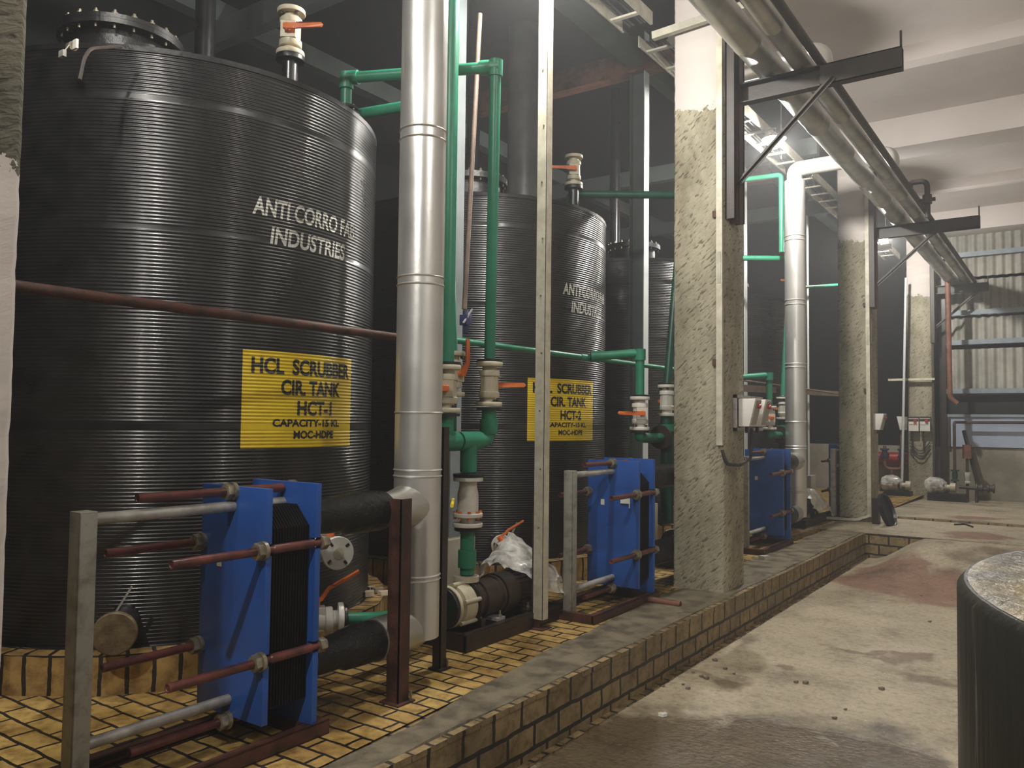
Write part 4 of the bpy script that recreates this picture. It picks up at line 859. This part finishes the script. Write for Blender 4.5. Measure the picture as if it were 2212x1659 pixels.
def switch_box(x, y, z, w, label, side=True):
    """console box: back on the plane x, faces +x; w along y"""
    t = thing('switch_box', (x, y, z), label, 'switch box', 'white switch boxes on the pillars')
    B().prism([(x, y, z), (x+.085, y, z), (x+.135, y, z+.215), (x, y, z+.215)], (0, w, 0)).build('housing', 'box_white', t, bev=.006)
    B().prism([(x+.088, y+.012, z+.012), (x+.094, y+.012, z+.012), (x+.138, y+.012, z+.20), (x+.132, y+.012, z+.20)], (0, w-.024, 0)).build('front_plate', 'box_grey', t)
    B().cyl((x+.125, y+w*.5, z+.16), (x+.150, y+w*.5, z+.155), .017, 16).build('button', 'red_button', t)
    B().cyl((x+.04, y+w*.5, z-.05), (x+.04, y+w*.5, z), .014, 12).build('gland', 'black_plastic', t)
    return t
t = thing('box_rack', (-2.19, 6.14, 1.5), 'small steel rack on the large pillar behind the two white boxes', 'rack')
B().box((-2.188, 6.12, 1.50), (-2.165, 6.15, 1.78)).box((-2.188, 6.12, 1.755), (-2.165, 6.78, 1.78)).box((-2.188, 6.12, 1.50), (-2.165, 6.78, 1.525)).build('frame', 'zinc', t)
switch_box(-2.163, 6.17, 1.535, .15, 'nearer white switch box on the right side of the large pillar')
switch_box(-2.163, 6.42, 1.535, .15, 'second white switch box on the right side of the large pillar, just behind the first')
switch_box(-2.243, 11.62, 1.50, .2, 'white switch box on the right side of the second pillar')
q = P(1949, 914, Y=16.95)
t = thing('switch_box', (q.x, 16.9, q.z-.13), 'white switch box hanging left of the farthest pillar', 'switch box', 'white switch boxes on the pillars')
B().prism([(q.x-.09, 16.9, q.z+.13), (q.x+.09, 16.9, q.z+.12), (q.x+.09, 16.9, q.z-.13), (q.x-.035, 16.9, q.z-.13)], (0, .1, 0)).build('housing', 'box_white', t, bev=.005)
for px, lab in ((1974, 'left white box with red button on the farthest pillar'), (1998.5, 'right white box with red button on the farthest pillar')):
    q = P(px, 917, Y=16.9); t = thing('button_box', (q.x, 16.95, q.z-.13), lab, 'switch box', 'red button boxes on the farthest pillar')
    B().box((q.x-.092, 16.97, q.z-.10), (q.x+.092, 16.995, q.z+.15)).build('back_plate', 'dark_steel', t)
    B().box((q.x-.086, 16.86, q.z-.125), (q.x+.086, 16.965, q.z+.115)).build('housing', 'box_white', t, bev=.006)
    B().box((q.x-.085, 16.855, q.z+.06), (q.x+.085, 16.862, q.z+.105)).build('top_strip', 'motor_brown', t)
    B().cyl((q.x+.03, 16.83, q.z+.07), (q.x+.03, 16.858, q.z+.07), .028, 14).build('button', 'red_button', t)
    mk = B()
    for k in range(5): mk.box((q.x-.07+.028*k, 16.8565, q.z-.01), (q.x-.052+.028*k, 16.8605, q.z+.01))
    mk.build('lettering', 'red_button' if px < 1990 else 'box_grey', t)
    B().cyl((q.x-.03, 16.91, q.z-.5), (q.x-.03, 16.91, q.z-.125), .012, 8).build('cable', 'cable', t)
q = P(1990, 975, Y=16.95)
for k, (dz, s) in enumerate(((.0, .10), (.06, .14), (-.08, .12))):
    single(B().tube([(-2.62, 16.95, q.z+dz+.1), (-2.5, 16.93, q.z+dz-s*.3), (-2.40, 16.93, q.z+dz-s*.4), (-2.28, 16.95, q.z+dz+.12)], .010, 8, .1), 'cable_loop', 'cable', ['middle black cable loop under the red-button boxes', 'top black cable loop under the red-button boxes', 'lowest black cable loop under the red-button boxes'][k], 'cable', 'cable loops on the farthest pillar')
# tied cable bundle on the large pillar
single(B().tube([P(1560, 972, Y=5.9), P(1568, 1003, Y=5.9), P(1590, 1005, Y=6.05)+V((.03, 0, 0)), P(1622, 990, X=-2.15), P(1624, 925, X=-2.15)], .013, 10, .05), 'cable_bundle', 'cable', 'black cable bundle looped round the corner of the large pillar', 'cable')

# ================================================================== FAR END
q = P(2047, 600, Y=16.7); q2 = P(2052, 850, Y=16.7)
single(B().tube([(q.x, 16.7, q.z-.02), (q2.x, 16.7, q2.z-.08), (q2.x+.12, 16.7, q2.z-.19)], .045, 14, .12), 'rusty_downpipe', 'rust_light', 'rusty vertical downpipe in front of the corrugated wall', 'pipe')
single(B().cyl(P(1957, 600, Y=16.6), P(1948, 1068, Y=16.6), .023, 12), 'white_downpipe', 'light_strip', 'pale vertical downpipe left of the farthest pillar', 'pipe')
q = P(1930, 990, Y=17.1); t = thing('red_pipe', (q.x, 17.2, q.z), 'thick red pipe running level at the far wall left of the farthest pillar', 'pipe')
B().cyl((-3.6, 17.2, q.z), (-2.68, 17.2, q.z), .115, 24).build('pipe', 'red_pipe', t)
qa = P(1948, 950, Y=17.0); qb = P(1911, 980, Y=17.0)
B().tube([(qa.x, 17.0, qa.z+.12), (qa.x, 17.0, q.z-.2), (qb.x, 17.0, q.z-.2), (qb.x, 17.0, qa.z-.12)], .032, 12, .1).build('bypass', 'rust_light', t)
for w_ in (qa, qb):
    B().lathe((w_.x, 17.0, q.z+.02), (0, 0, 1), [(.08, 0), (.08, .03), (.05, .04), (.05, .13), (.08, .14), (.08, .17)], 16).build('valve', 'blue_valve', t)
B().cyl((P(1926, 1010, Y=17.0).x, 17.0, q.z-.2), (P(1926, 1010, Y=17.0).x, 17.0, .52), .03, 10).build('drop', 'rust_light', t)
def far_pump(x, y, z, label, baglabel, ln=.5):
    t = thing('pump', (x, y, z), label, 'pump', 'pumps at the far wall')
    B().box((x, y-.16, z), (x+ln, y+.16, z+.14)).box((x-.01, y-.17, z+.075), (x+ln+.01, y+.17, z+.09)).build('base_frame', 'black_paint', t)
    B().lathe((x+.02, y, z+.27), (1, 0, 0), [(.06, 0), (.10, .01), (.10, .24), (.05, .25)], 20).build('motor', 'motor_brown', t)
    B().lathe((x+.27, y, z+.25), (1, 0, 0), [(.05, 0), (.05, .08), (.085, .085), (.085, .17), (.04, .18)], 20).build('volute', 'cream_plastic', t)
    b = B(); b.lathe((x-.02, y, z+.28), (1, 0, 0), [(.02, -.06), (.10, -.03), (.135, .05), (.14, .17), (.12, .26), (.07, .32)], 22)
    for p in b.v:
        k = NZ.noise(p*9)*.05; d = V((0, p.y-y, p.z-z-.28)); p += d*k*6
    single(b, 'plastic_bag', 'clear_bag', baglabel, 'plastic bag', smooth=20)
    return t
q = P(2006, 1082, Y=16.55); far_pump(q.x, 16.55, slab_z(16.55), 'black-based pump at the far wall right of the farthest pillar', 'clear plastic wrapped round the far pump right of the farthest pillar', .62)
q = P(1912, 1075, Y=16.5); far_pump(q.x, 16.5, slab_z(16.5), 'black-based pump at the far wall left of the farthest pillar', 'clear plastic wrapped round the far pump left of the farthest pillar', .45)
q = P(2063, 1045, Y=16.6); q1 = P(2063, 912, Y=16.6); q2 = P(2212, 908, Y=17.2)
t = thing('rusty_riser_pipe', (q.x, 16.6, q.z), 'thin rusty pipe rising from the far pump and turning right along the blue panel', 'pipe')
B().tube([(q.x, 16.6, q.z), (q.x, 16.6, q1.z), (q.x+.1, 17.2, q1.z), (1.4, 17.2, q1.z+.02)], .026, 12, .06).build('pipe', 'rust_steel', t)
B().lathe((q.x, 16.6, q.z+.05), (0, 0, 1), [(.07, 0), (.07, .025), (.04, .03), (.05, .10), (.04, .17), (.07, .175), (.07, .2)], 16).build('valve', 'green_dark', t)
q = P(2072, 1052, Y=16.55); q2 = P(2112, 1052, Y=16.55)
t = thing('discharge_pipe', (q.x, 16.55, q.z), 'dark level pipe with two flanged valves right of the far pump', 'pipe')
B().cyl((q.x, 16.55, q.z), (q2.x+.24, 16.55, q.z-.02), .03, 14).build('pipe', 'dark_steel', t)
for dx in (0.02, .20): B().lathe((q2.x+dx-.05, 16.55, q.z), (1, 0, 0), [(.08, 0), (.08, .03), (.055, .035), (.055, .075), (.08, .08), (.08, .11)], 16).build('valve', 'dark_steel', t)
B().cyl((q2.x-.02, 16.55, slab_z(16.5)), (q2.x-.02, 16.55, q.z), .025, 10).build('leg', 'dark_steel', t)
q = P(2090, 1050, Y=16.9); t = thing('hose_valve', (q.x, 16.9, q.z), 'short upright pipe with a brown box top and a pale valve, at the far wall', 'valve')
B().cyl((q.x, 16.9, slab_z(17)), (q.x, 16.9, q.z+.5), .024, 12).build('pipe', 'dark_steel', t)
B().lathe((q.x, 16.9, q.z+.05), (0, 0, 1), [(.06, 0), (.06, .03), (.04, .04), (.05, .10), (.06, .14), (.06, .2)], 14).build('valve', 'white_plastic', t)
B().box((q.x-.07, 16.85, q.z+.5), (q.x+.07, 16.95, q.z+.75)).build('box', 'rust_light', t)
single(B().beam(P(2082, 930, Y=17.1), P(2111, 1040, Y=16.9), .05, .05), 'slanted_bar', 'dark_steel', 'dark slanted bar leaning on the plastered far wall', 'bar')
single(B().cyl(P(2110, 1040, Y=16.9), P(2111, 1085, Y=16.9), .03, 10), 'bar_foot', 'dark_steel', 'dark upright stub under the slanted bar at the far wall', 'post')
single(B().box((-2.16, 17.3, .2), (-2.04, 17.41, 4.4)), 'dark_upright', 'black_paint', 'black steel upright just right of the farthest pillar', 'post')

# small fittings on the rim of the nearest tank
q = P(163, 97, Y=1.86); t = thing('cable_clip', q, 'small white clip with a wire on the rim of the nearest tank, below the manhole', 'clip')
B().box(q+V((-.018, -.006, -.02)), q+V((.018, .006, .025))).build('plate', 'box_white', t, bev=.002); B().cyl(q+V((-.05, 0, 0)), q+V((-.02, 0, 0)), .022, 16).build('knob', 'nut_zinc', t)
p = P(135, 115, Y=1.80); B().box(p+V((-.02, -.008, -.018)), p+V((.02, .008, .012))).build('catch', 'zinc', t); B().tube([p, (p+q)/2+V((0, 0, .02)), q+V((-.05, 0, 0))], .003, 6, .01).build('wire', 'post_grey', t)
single(B().tube([P(262, 100, Y=1.98), P(195, 105, Y=1.80), P(182, 125, Y=1.765), P(172, 172, Y=1.74)], .008, 8, .03), 'grey_strap', 'dark_steel', 'grey strap hanging over the rim of the nearest tank', 'strap')
single(B().cyl((-3.61, 4.46, P(976, 1093, X=-3.35).z), P(976, 1093, X=-3.35), .012, 10), 'yellow_rod', 'yellow_sign', 'short yellow rod sticking out left of the white check valve', 'rod')
# ================================================================== THINGS ON THE FLOOR
c = V((-1.97, 11.28, .49)); n = V((.93, -.12, .30)).normalized()
t = thing('round_cover', (c.x, c.y, .29), 'round black manhole cover leaning at the foot of the second pillar', 'cover')
B().lathe(c-n*.03, n, [(.21, -.05), (.225, -.045), (.225, 0), (.20, .004), (.19, -.025), (.02, -.030)], 40).build('dish', 'black_roof', t)
single(B().box((-2.20, 11.28, .29), (-2.12, 11.40, .62)), 'timber_offcut', 'motor_brown', 'dark upright offcut behind the leaning round cover', 'offcut')
# cylindrical sump wall at the right edge
t = thing('concrete_sump', (.955, 2.28, 0), 'round dark wet concrete sump at the right edge of the photo', 'sump')
b = B(); n = 96
for r, z in ((1.2, 0), (1.203, .6), (1.2, 1.185), (1.185, 1.203), (1.05, 1.203), (.0001, 1.19)): b.v += [V((.955+r*math.cos(2*PI*k/n), 2.28+r*math.sin(2*PI*k/n), z)) for k in range(n)]
b.f = [(i*n+k, i*n+(k+1) % n, (i+1)*n+(k+1) % n, (i+1)*n+k) for i in range(5) for k in range(n)]
b.build('wall', 'sump_side', t, smooth=50)
B().lathe((.955, 2.28, 1.196), (0, 0, 1), [(1.17, 0), (1.178, .008), (1.16, .011), (.6, .010), (.0, .010)], 96).build('wet_top', 'sump_top', t, label='wet brownish top')
def litter(px, py, mat, label, s, cat='scrap', z=.0, name='litter', grp=None):
    q = P(px, py, Z=z); b = B(); rnd = random.Random(px)
    b.prism([(q.x-s, q.y-s*.5, z+.002), (q.x+s*.3, q.y-s*.8, z+.002), (q.x+s, q.y+s*.2, z+.004), (q.x+s*.1, q.y+s, z+.003)], (rnd.uniform(-.2, .2)*s, rnd.uniform(-.2, .2)*s, s*.7))
    return single(b, name, mat, label, cat, grp)
litter(1432, 1548, 'box_white', 'crumpled white scrap of label on the aisle floor', .022, name='paper_scrap')
litter(1426, 1543, 'yellow_sign', 'tiny yellow scrap beside the crumpled label on the aisle floor', .010, name='yellow_scrap')
litter(1652, 1209, 'white_plastic', 'white crumpled rag on the tiles right of the large pillar', .05, z=.285, name='rag')
litter(1391, 1297, 'clear_bag', 'small wisp of plastic beside the loose rusty pipe', .03, z=.285, name='plastic_wisp')
for k, (px, py) in enumerate(((1497, 1454), (1516, 1463), (1526, 1467), (1476, 1480), (1486, 1489), (1402, 1489), (1433, 1484), (1567, 1446), (1545, 1428), (1586, 1457), (1720, 1475), (1740, 1477), (1826, 1534), (1803, 1553), (1905, 1490), (1990, 1288), (2008, 1344))):
    litter(px, py, 'grit', 'small dark stone chip lying on the aisle floor beside the kerb', .009+.004*(k % 3), 'stone', grp='stone chips on the aisle floor', name='stone_chip')
# broken bricks and rubble on the plinth edge by the riser
for k, (px, py, s) in enumerate(((795, 1288, .045), (815, 1279, .04), (828, 1286, .035), (803, 1275, .03), (790, 1245, .02))):
    litter(px, py, 'plinth_tile' if k < 0 else 'copper_scrap', ['largest broken brick piece on the plinth left of the rusty angle post', 'second broken brick piece on the plinth left of the rusty angle post', 'brick piece touching the rusty angle post', 'topmost broken brick piece by the rusty angle post', 'single pale chip above the broken bricks by the angle post'][k], s, 'rubble', z=.462, name='broken_brick', grp='broken bricks on the plinth')
single(B().tube([P(1848+0, 1133, Z=.30), P(1870, 1128, Z=.30)], .01, 8) if False else B().tube([P(2062, 1133, Z=.3), P(2085, 1132, Z=.3), P(2101, 1138, Z=.3)], .012, 8), 'hose_piece', 'cable', 'short curved black hose piece on the slab beyond the aisle', 'hose')
single(B().tube([V((-3.42, 1.92, 1.0)), V((-3.42, 1.92, 2.0)), V((-3.45, 1.95, 3.3))], .002, 6), 'hanging_wire', 'post_grey', 'thin wire hanging down the dark left side of the nearest tank', 'wire') if False else None
